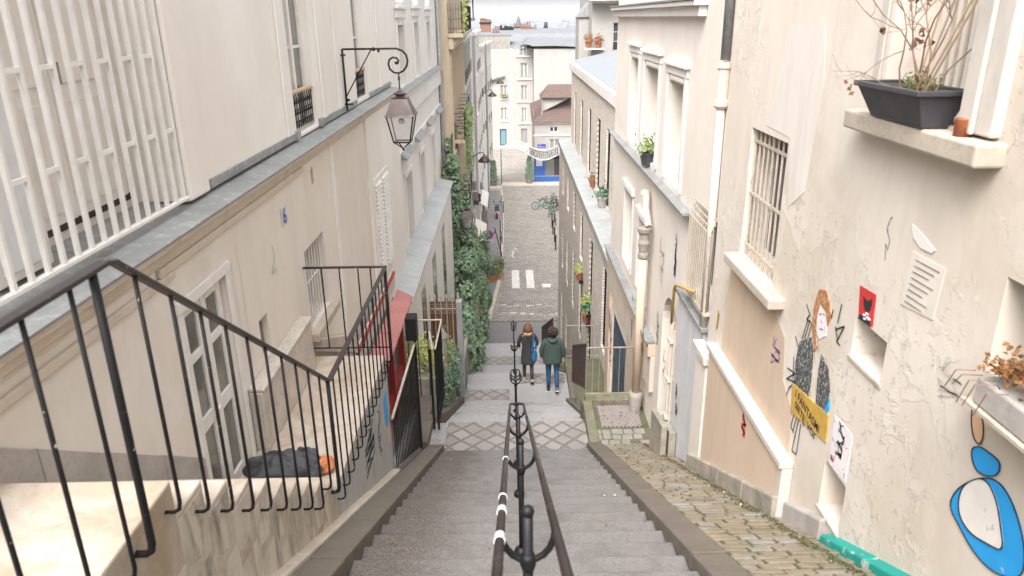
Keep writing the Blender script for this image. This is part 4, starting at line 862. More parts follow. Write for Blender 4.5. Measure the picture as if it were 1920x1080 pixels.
# cream building closing the street
Fb=thing('apartment_building',(0,102,-17),'tall cream building with stacked windows closing the end of the street','building')
mF=FY(102)
def fw(x,y,x2,y2): a=PY(x,y,102); b=PY(x2,y2,102); return (a.x,b.x,b.z,a.z)
F1=[fw(975,85,987,103),fw(976,118,989,146),fw(977,160,989,188),fw(978,202,988,229)]
F0=[fw(938,160,951,182),fw(939,202,951,224)]
doorL=fw(937,242,950,273); doorR=fw(977,241,989,269)
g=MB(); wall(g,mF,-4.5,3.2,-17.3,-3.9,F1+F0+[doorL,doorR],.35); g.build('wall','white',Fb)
for w in F1+F0: 
    window(Fb,mF,*w,.15,2,1,'whitep','glassp',.07)
    b=MB(); balconet(b,mF,w[0]-.05,w[1]+.05,w[2],w[2]+.5,-.1,int(w[2]*-7)); b.build('balconet','grey',Fb)
window(Fb,mF,*doorL,.15,1,1,'greyblue','glassblue',.12,'door'); window(Fb,mF,*doorR,.15,2,1,'grey','glassp',.08,'door')
g=MB()
for w in F1: g.mbx(mF,w[0]-.55,w[1]+.55,w[2]-.25,w[2]-.1,-.15,0)
for w in F0: g.mbx(mF,w[0]-.1,w[1]+.1,w[2]-.3,w[2]-.15,-.1,0)
g.mbx(mF,.2,.4,-17.3,-3.9,-.06,0); g.mbx(mF,-4.5,3.2,-17.3,-16.75,-.08,0); g.build('moulding','trim',Fb)
hp=MB(); a=F0[0]
for i in range(120): hp.leaf((R_.uniform(a[0],a[1]),101.8-R_.random()*.2,a[2]+R_.random()*.45),(0,-1,.6),.16)
tag(hp.build('window_plant','grassy'),'olive and red flowers in the upper left window of the end building','plant')
g=MB(); g.box(-4.5,3.2,102.3,112,-4.0,-3.85); g.prism([(-.3,103,-3.85),(3.2,103,-3.85),(2.4,106,-3.2),(-.3,106,-3.2)],(0,4,0)); g.build('roof','zincfar',Fb)
# blank white building and tan gable
Wb=thing('apartment_building',(6,99.5,-17),'big blank white gable wall behind the corner house','building')
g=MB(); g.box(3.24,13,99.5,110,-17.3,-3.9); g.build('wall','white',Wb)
g=MB(); g.hexa([(1.9,99.2,-3.3),(13,99.2,-3.9),(13,111,-3.9),(1.9,111,-3.3),(2.6,103,-2.7),(13,103,-3.0),(13,111,-3.0),(2.6,111,-2.7)]); g.build('roof','zincfar',Wb)
Tb=thing('apartment_building',(-2,106,-17),'tan gable wall rising above the left end of the cream building','building')
g=MB(); g.box(-4.6,.2,104,112,-17,-2.4); g.build('gable','stonep',Tb) ; g=MB(); g.box(-5,.4,104,112,-2.4,-2.2); g.build('roof','zincfar',Tb)
g=MB(); g.box(-2.2,-1.3,103.7,104,-6.9,-6.7); g.box(-2.0,-1.8,103.75,103.95,-6.7,-5.9); g.box(-1.7,-1.5,103.75,103.95,-6.7,-6.2); g.build('vent','blackn',Tb)
g=MB(); g.hexa([(-3.3,101.6,-8.3),(-.6,101.6,-7.4),(-.6,104,-7.4),(-3.3,104,-8.3),(-3.3,101.6,-8.1),(-.6,101.6,-7.2),(-.6,104,-6.9),(-3.3,104,-7.8)]); g.build('lean_to_roof','zinc',Tb)
# roofs and chimney pots behind
def pots(name,label,xa,xb,y,yp,n,mt,potm,seed,h=.8,sh=4.5):
    x0=PY(xa,yp,y).x; x1=PY(xb,yp,y).x; z=PY(xa,yp,y).z
    q=random.Random(seed); t=thing(name,((x0+x1)/2,y,z),label,'chimney'); g=MB(); g.box(x0,x1,y,y+.8,z-sh,z); g.build('stack',mt,t); g=MB(); g.box(x0-.1,x1+.1,y-.1,y+.9,z,z+.12); g.build('cap','blackn',t)
    for i in range(n):
        x=x0+(x1-x0)*(i+.5)/n; hh=h*q.uniform(.7,1.3); g=MB(); g.lathe((x,y+.4,z+.12),[(.17,0),(.13,hh*.8),(.18,hh*.85),(.15,hh)],7); g.build('pot',potm,t)
pots('chimney_stack','grey chimney stack with red and dark pots at the left of the far roofline',923,936,120,63,3,'white','clay',1)
pots('chimney_stack','long chimney stack with a row of dark pots left of the spire',937,963,130,60,12,'white','blackn',2,.7)
pots('chimney_stack','orange brick chimney stack with clay pots right of the spire',976,1006,132,57,8,'clay','clay',3,.6)
pots('chimney_stack','farther pale chimney stack with tall clay pots behind the spire roof',963,995,150,52,8,'wood','clay',4,.8)
pots('chimney_stack','small stack with two dark pots on the right of the far roofline',1020,1027,150,52,2,'white','blackn',5,.8)
pots('chimney_stack','orange chimney stack at the left over the white row houses',900,920,84,44,5,'clay','clay',6,.35,.9)
rf=thing('apartment_building',(4,118,-17),'block of pale grey zinc mansard roofs beyond the end building','building')
g=MB(); g.hexa([(-6,114,-4.2),(20,114,-4.2),(20,138,-4.2),(-6,138,-4.2),(-6,117,-2.3),(20,117,-2.3),(20,136,-1.9),(-6,136,-1.9)]); g.build('roof','zincfar',rf); g=MB(); g.box(-6,20,114.2,138,-17,-4.25); g.build('wall','white',rf)
for x in (10.5,13.5,16.5):
    g=MB(); g.box(x,x+2.2,113.9,117,-3.7,-2.6); g.build('dormer','white',rf)
# church spire
sp=thing('church_spire',(8,600,-24),'thin grey church spire on the city skyline','church')
p=PY(972,30,600); q_=PY(972,62,600)
g=MB(); g.lathe((p.x,600,q_.z-6),[(8,-22),(8,0),(5.0,4),(2.6,11),(.3,p.z-q_.z+6)],8); g.build('spire','greyblue',sp)
# distant city: countless roofs
q=random.Random(12); cw_=MB(); cr_=MB()
for i in range(2200):
    y=160+q.random()**1.7*5200; x=q.uniform(-.16,.22)*y+q.uniform(-30,30); w=q.uniform(8,22)*(1+y/2500); d=w*q.uniform(.5,1.2); base=-24; top=base+q.uniform(6,13)+ (y-160)*.0042*q.uniform(.3,1)
    cw_.box(x,x+w,y,y+d,base-.4,top); cr_.hexa([(x-.3,y-.3,top),(x+w+.3,y-.3,top),(x+w+.3,y+d,top),(x-.3,y+d,top),(x+w*.1,y+d*.2,top+3.2),(x+w*.9,y+d*.2,top+3.2),(x+w*.9,y+d*.8,top+3.2),(x+w*.1,y+d*.8,top+3.2)])
tag(cw_.build('distant_city','city'),'hazy mass of pale city buildings filling the horizon','city',kind='stuff')
tag(cr_.build('distant_city_roofs','cityroof'),'hazy mass of grey city rooftops filling the horizon','city',kind='stuff')
g=MB(); n=60
for i in range(n):
    x0=-3500+7000*i/n; x1=-3500+7000*(i+1)/n; z=lambda x: 8+26*math.sin(x*.0016+1.2)+14*math.sin(x*.0041)
    g.add([(x0,6200,-24),(x1,6200,-24),(x1,7200,z(x1)+40),(x0,7200,z(x0)+40),(x1,9000,-24),(x0,9000,-24)],[(0,1,2,3),(3,2,4,5)])
struct('hills',g,'hill')
#@@RIGHT
# ============================================================ RIGHT: near wall
R1=thing('old_house',(2.28,4,-5),'near right old house with peeling cream render, street art and barred windows','building')
m1=RX(2.28)
h1=[(6.05,7.0,-2.24,-1.0),(3.7,4.62,-.56,1.8),(4.08,4.5,-2.17,-1.89),(4.27,4.62,-3.47,-3.07),(2.2,3.18,-1.62,-1.2+.05)]
g=MB(); wall(g,m1,-2,7.86,-8,2.4,h1,.32); g.build('wall','wallR1',R1)
g=MB(); g.box(2.285,3.5,7.84,7.855,-8,2.4); g.build('side_wall','wallR2',R1)
g=MB(); patch(g,m1,[(6.3,-.1),(5.6,-.08),(5.5,-.5),(5.6,-1.3),(5.9,-1.5),(6.02,-.95),(6.6,-.93)],-.003); g.build('colour_patch','lilac',R1)  # irregular patch slightly more lilac than the render around it
window(R1,m1,6.05,7.0,-2.24,-1.0,.2,2,1,'whitep','glass',.06)
g=MB()
for y in frange(6.13,7.0,.118): g.tube([m1(y,-2.24,.04),m1(y,-1.0,.04)],.011,6)
for z in (-1.12,-1.62,-2.13): g.mbx(m1,6.05,7.0,z-.012,z+.012,.03,.05)
for y in frange(6.07,7.0,.059): g.tube([m1(y,-2.24,.03),m1(y,-2.13,.03)],.006,4)
g.build('window_grille','ledge',R1)
g=MB(); g.mbx(m1,5.72,7.08,-2.34,-2.245,-.14,.05); g.build('window_sill','ledge',R1,.015)
g=MB(); g.mbx(m1,3.38,4.8,-.69,-.575,-.14,.05); g.build('window_sill','ledge',R1,.015)
g=MB(); g.mbx(m1,3.44,3.66,-.56,1.9,-.05,.02); g.mbx(m1,3.56,3.68,-.56,1.9,-.075,-.05); g.mbx(m1,4.66,4.75,-.56,1.9,-.02,.0); g.build('window_surround','bandw',R1,.012)
window(R1,m1,3.7,4.62,-.56,1.8,.28,2,1,'shutter','shutter',.05)
g=MB()
for y in frange(3.76,4.2,.075): g.tube([m1(y,-.56,.08),m1(y,1.8,.08)],.011,6)
g.build('window_grille','ledge',R1)
for (a,b,c,d) in (h1[2],h1[3]):
    g=MB(); g.mbx(m1,a,b,c,d,.27,.3); o=g.build('window','shutter',R1)
    g=MB(); g.mbx(m1,a+.06,a+.2,c+.05,d-.02,.262,.27); g.build('pane','dark',o)
    g=MB(); g.tube([m1(a+.13,c,.25),m1(a+.13,d,.25)],.012,5); g.build('bar','ledge',o)
    g=MB(); g.mbx(m1,a-.02,b+.02,c-.03,c-.002,-.012,.1); g.build('sill','ledge',o,.004)
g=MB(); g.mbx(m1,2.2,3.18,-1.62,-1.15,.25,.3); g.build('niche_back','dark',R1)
# low projecting wall with white cap, beige paint
g=MB(); g.mbx(m1,5.2,7.45,-7.4,-3.50,-.09,0); g.build('base_wall','beige',R1,.01)
g=MB(); g.mbx(m1,5.12,7.5,-3.50,-3.43,-.12,0); g.mbx(m1,5.12,5.2,-4.0,-3.5,-.095,0); g.build('base_cap','bandw',R1,.012)
g=MB(); g.mbx(m1,7.5,7.95,-7.4,-3.72,-.10,0); g.build('base_wall','wallR2',R1,.01); g=MB(); g.mbx(m1,7.46,8.0,-3.72,-3.62,-.14,0); g.build('base_cap','bandw',R1,.012)
g=MB(); patch(g,m1,[(7.25,-2.45),(7.3,-3.43),(5.25,-3.43),(5.3,-3.05),(5.55,-2.9),(5.62,-2.55),(5.9,-2.42),(6.3,-2.36)],-.003); g.build('colour_patch','beige',R1)
# stone plinth following the ramp
def plin(y0,y1,mt,h=.26,pr=.07,par=None,name='plinth'):
    g=MB(); y=y0
    while y<y1-1e-3:
        b=min(y+.75,y1); g.hexa([(2.28-pr,y+.004,nz(y)-.1),(2.28-pr,b-.004,nz(b)-.1),(2.3,b-.004,nz(b)-.1),(2.3,y+.004,nz(y)-.1),(2.28-pr,y+.004,nz(y)+h),(2.28-pr,b-.004,nz(b)+h),(2.3,b-.004,nz(b)+h+.02),(2.3,y+.004,nz(y)+h+.02)]); y=b
    return g.build(name,mt,par,.012)
plin(4.45,5.12,'plinth',.2,.05,R1); plin(5.14,7.9,'plinthm',.24,.13,R1)
lab(plin(-1.5,4.38,'teal',.10,.075,R1),'teal painted plinth kerb')
# street art
ar_=thing('paste_up_figure',(2.27,5,-3.3),'torn paste-up figure with ginger hair and dark striped coat on the near wall','street art')
def PP(l): return [(PX(x,y,2.28).y,PX(x,y,2.28).z) for x,y in l]
def art(l,mt,par,name,d):
    g=MB(); patch(g,m1,PP(l),d); return g.build(name,mt,par)
art([(1532,560),(1538,542),(1550,545),(1556,560),(1560,590),(1553,612),(1550,585),(1540,570),(1534,590),(1531,630),(1534,650),(1528,660),(1524,620),(1527,580)],'orpig',ar_,'hair',-.008)
art([(1534,572),(1548,566),(1553,600),(1550,630),(1536,636),(1529,620)],'paper',ar_,'pale_face_area',-.005)
art([(1500,640),(1522,632),(1526,660),(1522,710),(1517,745),(1490,720),(1492,680)],'greypig',ar_,'dark_coat',-.005)
art([(1541,664),(1554,692),(1557,735),(1548,775),(1530,762),(1534,710)],'greypig',ar_,'dark_coat',-.006)
art([(1548,768),(1557,748),(1556,765),(1548,782)],'bluep',ar_,'blue_scrap',-.009)
g=MB()
for l in ([(1514,570),(1520,590),(1514,598),(1522,604)],[(1516,600),(1505,636)],[(1520,600),(1510,636)],[(1524,604),(1516,634)],[(1493,630),(1498,650)],[(1568,618),(1585,612),(1570,640),(1577,648)],[(1568,612),(1572,640)],[(1580,570),(1572,606)],[(1564,580),(1560,596)],[(1490,668),(1488,720)],[(1478,690),(1492,700),(1476,710),(1492,716),(1480,728),(1476,742)],[(1490,776),(1484,800),(1490,812)],[(1500,780),(1486,845),(1494,852),(1503,795)],[(1496,778),(1488,808)],[(1506,788),(1508,800)]):
    p=PP(l)
    for (a,b),(c,d) in zip(p,p[1:]):
        L=math.hypot(c-a,d-b); nx,ny=-(d-b)/L*.006,(c-a)/L*.006; g.quad(m1(a+nx,b+ny,-.007),m1(c+nx,d+ny,-.007),m1(c-nx,d-ny,-.007),m1(a-nx,b-ny,-.007))
q=random.Random(6)
for _ in range(26):
    x=q.uniform(1495,1552); y=q.uniform(640,760); p=PP([(x,y),(x+q.uniform(-5,2),y+q.uniform(18,45))]); (a,b),(c,d)=p; g.quad(m1(a+.002,b,-.0085),m1(c+.002,d,-.0085),m1(c-.002,d,-.0085),m1(a-.002,b,-.0085))
for l in ([(1537,590),(1543,588)],[(1545,588),(1549,591)],[(1541,600),(1543,606)],[(1538,616),(1545,618)],[(1531,600),(1533,625),(1537,640)]):
    p=PP(l)
    for (a,b),(c,d) in zip(p,p[1:]): g.quad(m1(a,b+.003,-.0085),m1(c,d+.003,-.0085),m1(c,d-.003,-.0085),m1(a,b-.003,-.0085))
g.build('ink_lines','blackpig',ar_)
ys_=thing('yellow_placard',(2.27,4.98,-2.9),'yellow placard with black capital lettering pasted over the striped figure','placard')
g=MB(); patch(g,m1,PP([(1488,718),(1556,779),(1550,829),(1485,772)]),-.012); g.build('board','yell',ys_)
def tline(s,x0,y0,x1,y1,hpx,nm):
    a=PP([(x0,y0),(x1,y1),(x0,y0-hpx)]); du=a[1][0]-a[0][0]; dv=a[1][1]-a[0][1]; hh=a[2][1]-a[0][1]
    text(s,m1,a[0][0],a[0][1],abs(du)/(len(s)*.62),hh*1.35,nm,'blackpig',ys_,-.014,-1,-dv/abs(du) if du<0 else 0).scale=(1,1,1)
tline('I FANTASMI',1494,742,1552,800,17,'lettering'); tline('SIETE  VOI',1493,762,1549,818,15,'lettering')
rp=thing('red_poster',(2.27,4.4,-1.8),'small red poster with a black horned animal head above the little square window','poster')
art([(1614,535),(1644,553),(1637,613),(1611,597)],'redpig',rp,'sheet',-.006)
art([(1621,555),(1626,562),(1632,564),(1638,560),(1636,575),(1632,585),(1624,582),(1622,572)],'blackpig',rp,'black_head',-.009)
art([(1612,590),(1620,590),(1634,600),(1633,612),(1612,597)],'blackpig',rp,'black_body',-.009)
g=MB()
for (x,y) in ((1623,590),(1628,588),(1629,595),(1624,597),(1632,598)): p=PP([(x-2,y-2),(x+2,y),(x+2,y+3),(x-2,y+2)]); patch(g,m1,p,-.012)
g.build('white_spots','paper',rp)
wp=thing('drawn_poster',(2.27,4.45,-2.9),'white poster with sketched ink drawing above the lowest square window','poster')
art([(1567,779),(1600,816),(1586,906),(1555,868)],'paper',wp,'sheet',-.006)
g=MB(); c=PP([(1577,832)])[0]; scribble(g,m1,c[0],c[1],.10,.26,8,14,.004,-.009,3); g.build('drawing','blackpig',wp); g=MB(); c=PP([(1562,860)])[0]; scribble(g,m1,c[0],c[1],.05,.04,3,8,.004,-.009,2); g.build('red_mark','redpig',wp)
fp=thing('faded_notice',(2.27,3.85,-1.3),'torn faded text notice high on the near right wall','poster')
art([(1712,470),(1775,505),(1750,600),(1690,570)],'wallR1',fp,'sheet',-.005)
art([(1712,420),(1732,440),(1755,470),(1748,475),(1728,465),(1714,445)],'whitepig',fp,'torn_paper',-.007)
g=MB()
for k in range(8):
    x0,y0=1712-k*3,486+k*11; p=PP([(x0+8,y0),(x0+8+(44-(k*7)%18),y0+24-(k%3)*4)])
    (a,b),(c,d)=p; patch(g,m1,[(a,b),(c,d),(c,d-.005),(a,b-.005)],-.009)
g.build('text_lines','stonep',fp)
# painted blue flower like abstract (plain stand-in mural)
def chaik(p,n=2):
    for _ in range(n): p=[q_ for a,b in zip(p,p[1:]+p[:1]) for q_ in ((a[0]*.75+b[0]*.25,a[1]*.75+b[1]*.25),(a[0]*.25+b[0]*.75,a[1]*.25+b[1]*.75))]
    return p
mu=thing('wall_painting',(2.27,3.1,-2.5),'blue and white abstract shape painted at the right edge of the near wall','mural')
bl=[(1800,985),(1782,950),(1790,925),(1812,905),(1850,893),(1880,905),(1905,950),(1922,1010),(1925,1060),(1915,1085),(1870,1078),(1830,1040)]
wl=[(1812,905),(1800,935),(1802,968),(1822,1000),(1852,1018),(1886,1036),(1880,985),(1872,935),(1850,893)]
ul=[(1822,842),(1838,835),(1860,850),(1880,868),(1874,892),(1850,893),(1830,880)]
sl=[(1832,752),(1842,770),(1848,800),(1846,825),(1838,835),(1828,820),(1824,790),(1826,765)]
for l,mt,nm,d in ((bl,'bluep','blue_shape',-.005),(wl,'whitepig','white_shape',-.008),(ul,'bluep','small_blue_shape',-.006),(sl,'tan','tan_shape',-.007)):
    l=chaik(l); art(l,mt,mu,nm,d); g=MB(); p=PP(l); p.append(p[0]); P3=[m1(a,b,d-.002) for a,b in p]; g.tube(P3,.0035,4); g.build('outline','blackpig',mu)
# small paint tags on the right walls
def tg(par,pl,cx,cy,w,h,mt,seed,k=2,r=.006,X=2.28):
    g=MB(); p=PX(cx,cy,X); mm=RX(X); scribble(g,mm,p.y,p.z,w,h,seed,11,r,-.004,k); g.build('graffiti',mt,par)
tg(R1,0,1395,800,.12,.2,'redpig',5,3,.009,2.19); tg(R1,0,1455,665,.2,.24,'violet',6,3,.006); tg(R1,0,1665,450,.06,.25,'greypig',9,1,.003); tg(R1,0,1360,705,.12,.12,'greypig',13,1,.003,2.19); tg(R1,0,1780,720,.2,.2,'bandw',14,2,.004); tg(R1,0,1700,560,.05,.06,'greypig',16,1,.003)
g=MB(); patch(g,RX(2.28),PP([(1347,580),(1350,590),(1346,615),(1343,618)]),-.004); g.build('sticker','yellow',R1)
# flower trough on the sill with dry plants
ft=thing('flower_trough',(2.2,4.1,-.575),'anthracite plastic trough with a leggy dry plant on the upper right window sill','planter')
g=MB(); a=[(2.13,3.86,-.573),(2.27,3.86,-.573),(2.27,4.42,-.573),(2.13,4.42,-.573)]; b=[(2.06,3.80,-.40),(2.33,3.80,-.40),(2.33,4.50,-.40),(2.06,4.50,-.40)]; g.hexa(a+b); g.build('trough','pot',ft,.01)
g=MB(); x0,x1,y0,y1=2.045,2.345,3.785,4.515
for (c,d,e,f) in ((x0,x1,y0,y0+.025),(x0,x1,y1-.025,y1),(x0,x0+.025,y0+.025,y1-.025),(x1-.025,x1,y0+.025,y1-.025)): g.box(c,d,e,f,-.405,-.375)
g.build('rim','pot',ft,.006)
g=MB(); g.box(2.07,2.32,3.81,4.49,-.40,-.392); g.build('soil','soil',ft)
dp=thing('dry_plant',(2.19,4.05,-.39),'dry twiggy climber tied to canes growing from the anthracite trough','plant')
q=random.Random(21); g=MB(); lv=MB(); gn=MB()
def twig(p,d,L,r,dep):
    pts=[Vector(p)]; d=Vector(d).normalized(); n=7
    for i in range(n): d=(d+Vector((q.gauss(0,.16),q.gauss(0,.2),q.gauss(0,.13)))).normalized(); pts.append(pts[-1]+d*L/n)
    g.tube(pts,r,5,True,r*.45)
    if dep>0:
        for k in range(4): i=q.randint(2,n); twig(pts[i],d+Vector((q.gauss(0,.5),q.gauss(0,.7),q.gauss(.1,.5))),L*q.uniform(.3,.6),r*.6,dep-1)
    elif q.random()<.22:
        for _ in range(6): lv.leaf(pts[-1]+Vector((q.gauss(0,.012),q.gauss(0,.012),q.gauss(0,.012))),(q.gauss(0,1),q.gauss(0,1),q.gauss(0,1)),.035)
for k in range(7): twig((2.18+q.gauss(0,.03),4.0+q.gauss(0,.08),-.39),(-.05,q.uniform(-.7,.6),1.2),q.uniform(.5,.95),.005,2)
twig((2.15,4.3,-.39),(-.3,.8,.15),.42,.003,1)
g.build('twig','twig',dp); lv.build('dry_leaf','leafd',dp)
c_=MB()
for (a,b) in (((2.19,4.05,-.39),(2.2,3.75,.35)),((2.17,3.98,-.39),(2.22,3.6,.3)),((2.2,4.1,-.39),(2.24,3.95,.4)),((2.16,3.93,-.39),(2.15,3.5,.2))): c_.tube([a,b],.006,6)
c_.build('cane','cane',dp)
for i in range(160): p=Vector((2.18+q.gauss(0,.035),4.02+q.gauss(0,.06),-.39+abs(q.gauss(0,.04)))); gn.leaf(p,(q.gauss(0,1),q.gauss(0,1),.3),.035,.3)
gn.build('foliage','grassy',dp)
g=MB(); g.lathe((2.2,3.62,-.574),[(.034,0),(.036,.08),(.037,.085)],14); tag(g.build('tin_can','rust',None,0,True),'rusty brown tin can on the sill next to the anthracite trough','can')
tr=thing('flower_trough',(2.15,2.8,-1.62),'pale stone trough full of withered orange flowers at the right edge','planter')
g=MB(); g.box(2.10,2.27,2.2,2.98,-1.68,-1.55); g.build('trough','plinth',tr,.012); g=MB(); g.box(2.08,2.28,2.15,3.03,-1.70,-1.683); g.build('shelf','ledge',tr)
wf=MB(); st=MB(); q=random.Random(4)
for i in range(900):
    wf.leaf((2.17+q.gauss(0,.045),q.uniform(2.2,2.95),-1.5+abs(q.gauss(0,.05))),(q.gauss(0,1),q.gauss(0,1),q.gauss(.5,1)),.03)
wp_=thing('withered_flowers',(2.17,2.6,-1.52),'withered orange and brown flowers in the pale trough at the right edge','plant'); wf.build('foliage','leafo',wp_)
for i in range(5): y=q.uniform(2.7,3.05); st.tube([(2.1,y,-1.53),(2.04,y+.05,-1.55),(2.05,y+.12,-1.66+q.uniform(-.06,.05))],.003,4)
st.build('stem','twig',wp_)
# ============================================================ RIGHT: second building
R2=thing('apartment_building',(2.3,11,-8),'second right warm cream house with tall framed windows, zinc ledge and arched doorway','building')
m2=RX(2.32)
u2=[(13.6,14.5,-2.3,-.74),(11.75,13.0,-2.3,-.8),(9.98,11.02,-2.3,-.88)]; l2=[(13.65,14.6,-4.75,-3.2),(11.95,12.9,-4.75,-3.35)]
g=MB(); wall(g,m2,9.1,16.5,-2.36,2.4,u2,.35); g.build('upper_wall','wallR2',R2)
g=MB(); wall(g,m2,7.86,9.1,-3.5,2.4,[(8.0,8.9,-3.3,-2.2)],.35); g.build('upper_wall','wallR2',R2)
g=MB(); wall(g,m2,9.1,16.5,-12,-2.36,l2+[(9.5,10.5,-6.8,-3.9),(13.45,15.85,-9.05,-6.35)],.4); g.build('wall','wallR2',R2)
for h in u2+l2: window(R2,m2,h[0],h[1],h[2],h[3],.22,2,3,'whitep','glassp',.06)
g=MB()
for h in u2:
    g.mbx(m2,h[0]-.14,h[0],h[2],h[3]+.1,-.03,0); g.mbx(m2,h[1],h[1]+.14,h[2],h[3]+.1,-.03,0); g.mbx(m2,h[0]-.16,h[1]+.16,h[3]+.1,h[3]+.22,-.035,0); g.mbx(m2,h[0]-.2,h[1]+.2,h[3]+.22,h[3]+.28,-.08,0)
    g.mbx(m2,h[0]+.1,h[1]-.1,h[3]+.02,h[3]+.09,-.02,0)
for h in l2: g.mbx(m2,h[0]-.12,h[0],h[2],h[3]+.12,-.025,0); g.mbx(m2,h[1],h[1]+.12,h[2],h[3]+.12,-.025,0); g.mbx(m2,h[0]-.15,h[1]+.15,h[3]+.01,h[3]+.13,-.06,0)
g.mbx(m2,9.15,16.5,-.02,.1,-.10,0); g.mbx(m2,9.1,16.5,.1,.16,-.17,0); g.build('moulding','trim',R2,.01)
g=MB(); g.mbx(m2,9.1,16.5,.165,.19,-.19,0); g.build('zinc_sill','zinc',R2)
g=MB()
for a,b in ((9.15,10.9),(10.91,12.4),(12.41,14.0),(14.01,16.5)): g.hexa([m2(a,-2.42,-.13),m2(b,-2.42,-.13),m2(b,-2.42,.2),m2(a,-2.42,.2),m2(a,-2.395,-.13),m2(b,-2.395,-.13),m2(b,-2.35,.2),m2(a,-2.35,.2)])
g.build('zinc_ledge','zinc',R2)
# lower cornice, zinc ledge
g=MB(); g.mbx(m2,10.9,16.4,-5.02,-4.98,-.16,.05); g.build('zinc_ledge','zinc',R2); g=MB(); g.mbx(m2,10.9,16.4,-5.25,-5.02,-.12,.05); g.build('cornice','beige',R2,.01); g=MB(); g.mbx(m2,10.9,16.4,-5.9,-5.25,-.07,.05); g.build('cornice','corn',R2,.01)
for (a,b,mt) in ((12.3,13.4,'beige'),(15.9,16.4,'beige')): g=MB(); g.mbx(m2,a,b,-9.1,-5.9,-.06,.05); g.build('pillar',mt,R2,.01)
D=MB(); D.mbx(m2,13.45,15.85,-9.05,-6.35,.08,.12)
for y in frange(13.5,15.85,.12): D.mbx(m2,y,y+.06,-9.05,-6.35,.05,.08)
lab(D.build('corrugated_door','greyblue',R2),'dark blue corrugated door')
# arched doorway
g=MB(); 
for sgn in (0,1):
    uc=10.0; pts=[(uc+(.5 if sgn else -.5),-3.9)]
    for k in range(7):
        a=math.pi/2*k/6; pts.append((uc+(.5*math.cos(a) if sgn else -.5*math.cos(a)),-4.4+.5*math.sin(a)))
    g.add([m2(a,b,0) for a,b in pts]+[m2(a,b,.3) for a,b in pts],[tuple(range(8)),tuple(range(8,16))]+[(i,i+1,i+9,i+8) for i in range(7)])
g.build('arch','wallR2',R2); g=MB(); g.mbx(m2,9.5,10.5,-6.8,-3.9,.27,.3); D=g.build('arched_door','corn',R2); g=MB(); g.mbx(m2,9.56,10.44,-6.5,-5.5,.262,.27); g.build('grey_patch','greyw',D)
# bluish wall with zinc top and window cage
g=MB(); g.mbx(m2,8.02,9.35,-7.4,-3.52,-.05,.3); lab(g.build('lower_wall','bluew',R2,.01),'bluish limewashed lower wall')
g=MB()
for a,b in ((7.95,8.6),(8.61,9.4)): g.mbx(m2,a,b,-3.52,-3.485,-.10,.3)
g.build('zinc_ledge','zinc',R2)
cg=MB(); us=frange(8.0,9.0,.085)
for y in us: cg.tube([m2(y,-3.3,-.08),m2(y,-2.35,-.08),m2(y,-2.0,.05)],.009,5)
for z in frange(-2.35,-1.98,.06): cg.mbx(m2,7.95,9.0,z,z+.018,-.08+(z+2.35)*.35,-.07+(z+2.35)*.35)
cg.mbx(m2,7.95,9.0,-3.32,-3.29,-.09,0); cg.tube([m2(7.97,-3.3,-.08),m2(7.97,-2.35,-.08)],.014,6); cg.build('window_cage','ledge',R2)
window(R2,m2,8.0,8.9,-3.3,-2.2,.2,2,1,'whitep','glass',.05)
g=MB(); g.tube([(2.20,9.38,-4.0),(2.20,9.36,-3.5),(2.2,9.3,-3.42),(2.2,9.2,-3.38),(2.2,8.35,-3.15)],.019,8); lab(g.build('gas_pipe','yellow',R2,0,True),'yellow painted gas pipe')
g=MB(); g.tube([(2.22,9.40,-7),(2.22,9.39,-4.0)],.026,8); g.tube([(2.24,9.32,-6.4),(2.24,9.32,-4.1)],.014,6)
for z in (-4.3,-4.9,-5.5,-6.1): g.box(2.18,2.3,9.33,9.47,z,z+.05)
g.build('service_pipe','corn',R2,0)
# flower pots on ledge
def fpot(c,label,mt,lm,s=1,seed=1,name='flower_pot'):
    q=random.Random(seed); t=thing(name,c,label,'flower pot'); g=MB(); g.lathe(c,[(.07*s,0),(.10*s,.15*s),(.115*s,.15*s),(.115*s,.18*s)],10); g.build('pot',mt,t); mb=MB()
    for i in range(140): d=Vector((q.gauss(0,.07),q.gauss(0,.07),abs(q.gauss(0,.09))))*s; mb.leaf(Vector(c)+d+Vector((0,0,.19*s)),(d.x,d.y-.02,.05),.055*s)
    mb.build('foliage',lm,t); return t
fpot((2.28,12.25,-2.35),'dark pot with fresh green leaves on the second right house ledge','pot','leafl',1.2,3)
# downpipes
dpz=thing('drainpipe',(2.2,8.0,-3.5),'grey over cream drainpipe between the two right houses','drainpipe')
g=MB(); g.tube([(2.27,8.06,2.3),(2.27,8.06,-.45)],.052,10); g.build('upper_pipe','zinc',dpz,0,True)
g=MB(); g.lathe((2.27,8.06,-.95),[(.06,0),(.085,.03),(.085,.08),(.065,.1),(.065,.4),(.08,.42),(.08,.48)],12); g.build('collar','corn',dpz)
g=MB(); g.tube([(2.27,8.06,-.95),(2.27,8.06,-3.5)],.046,10); g.build('lower_pipe','bandw',dpz,0,True)
dp2=thing('drainpipe',(2.14,11.5,-6.6),'thick beige cast pipe with ornate broken head on the second right house','drainpipe')
g=MB(); g.tube([(2.16,11.5,-3.75),(2.15,11.5,-6.2)],.072,12); g.build('pipe','beige',dp2,0,True)
g=MB(); g.lathe((2.16,11.5,-3.75),[(.075,0),(.09,.03),(.09,.08),(.075,.12),(.085,.2),(.10,.27),(.08,.33),(.08,.42),(.11,.46),(.12,.52)],12); g.build('hopper','stonep',dp2,0)
g=MB(); g.tube([(2.22,11.5,-3.2),(2.2,11.7,-2.95),(2.24,11.9,-2.75)],.055,8); g.lathe((2.22,11.9,-2.8),[(.07,0),(.08,.05),(.06,.1)],8); g.build('broken_elbow','corn',dp2)
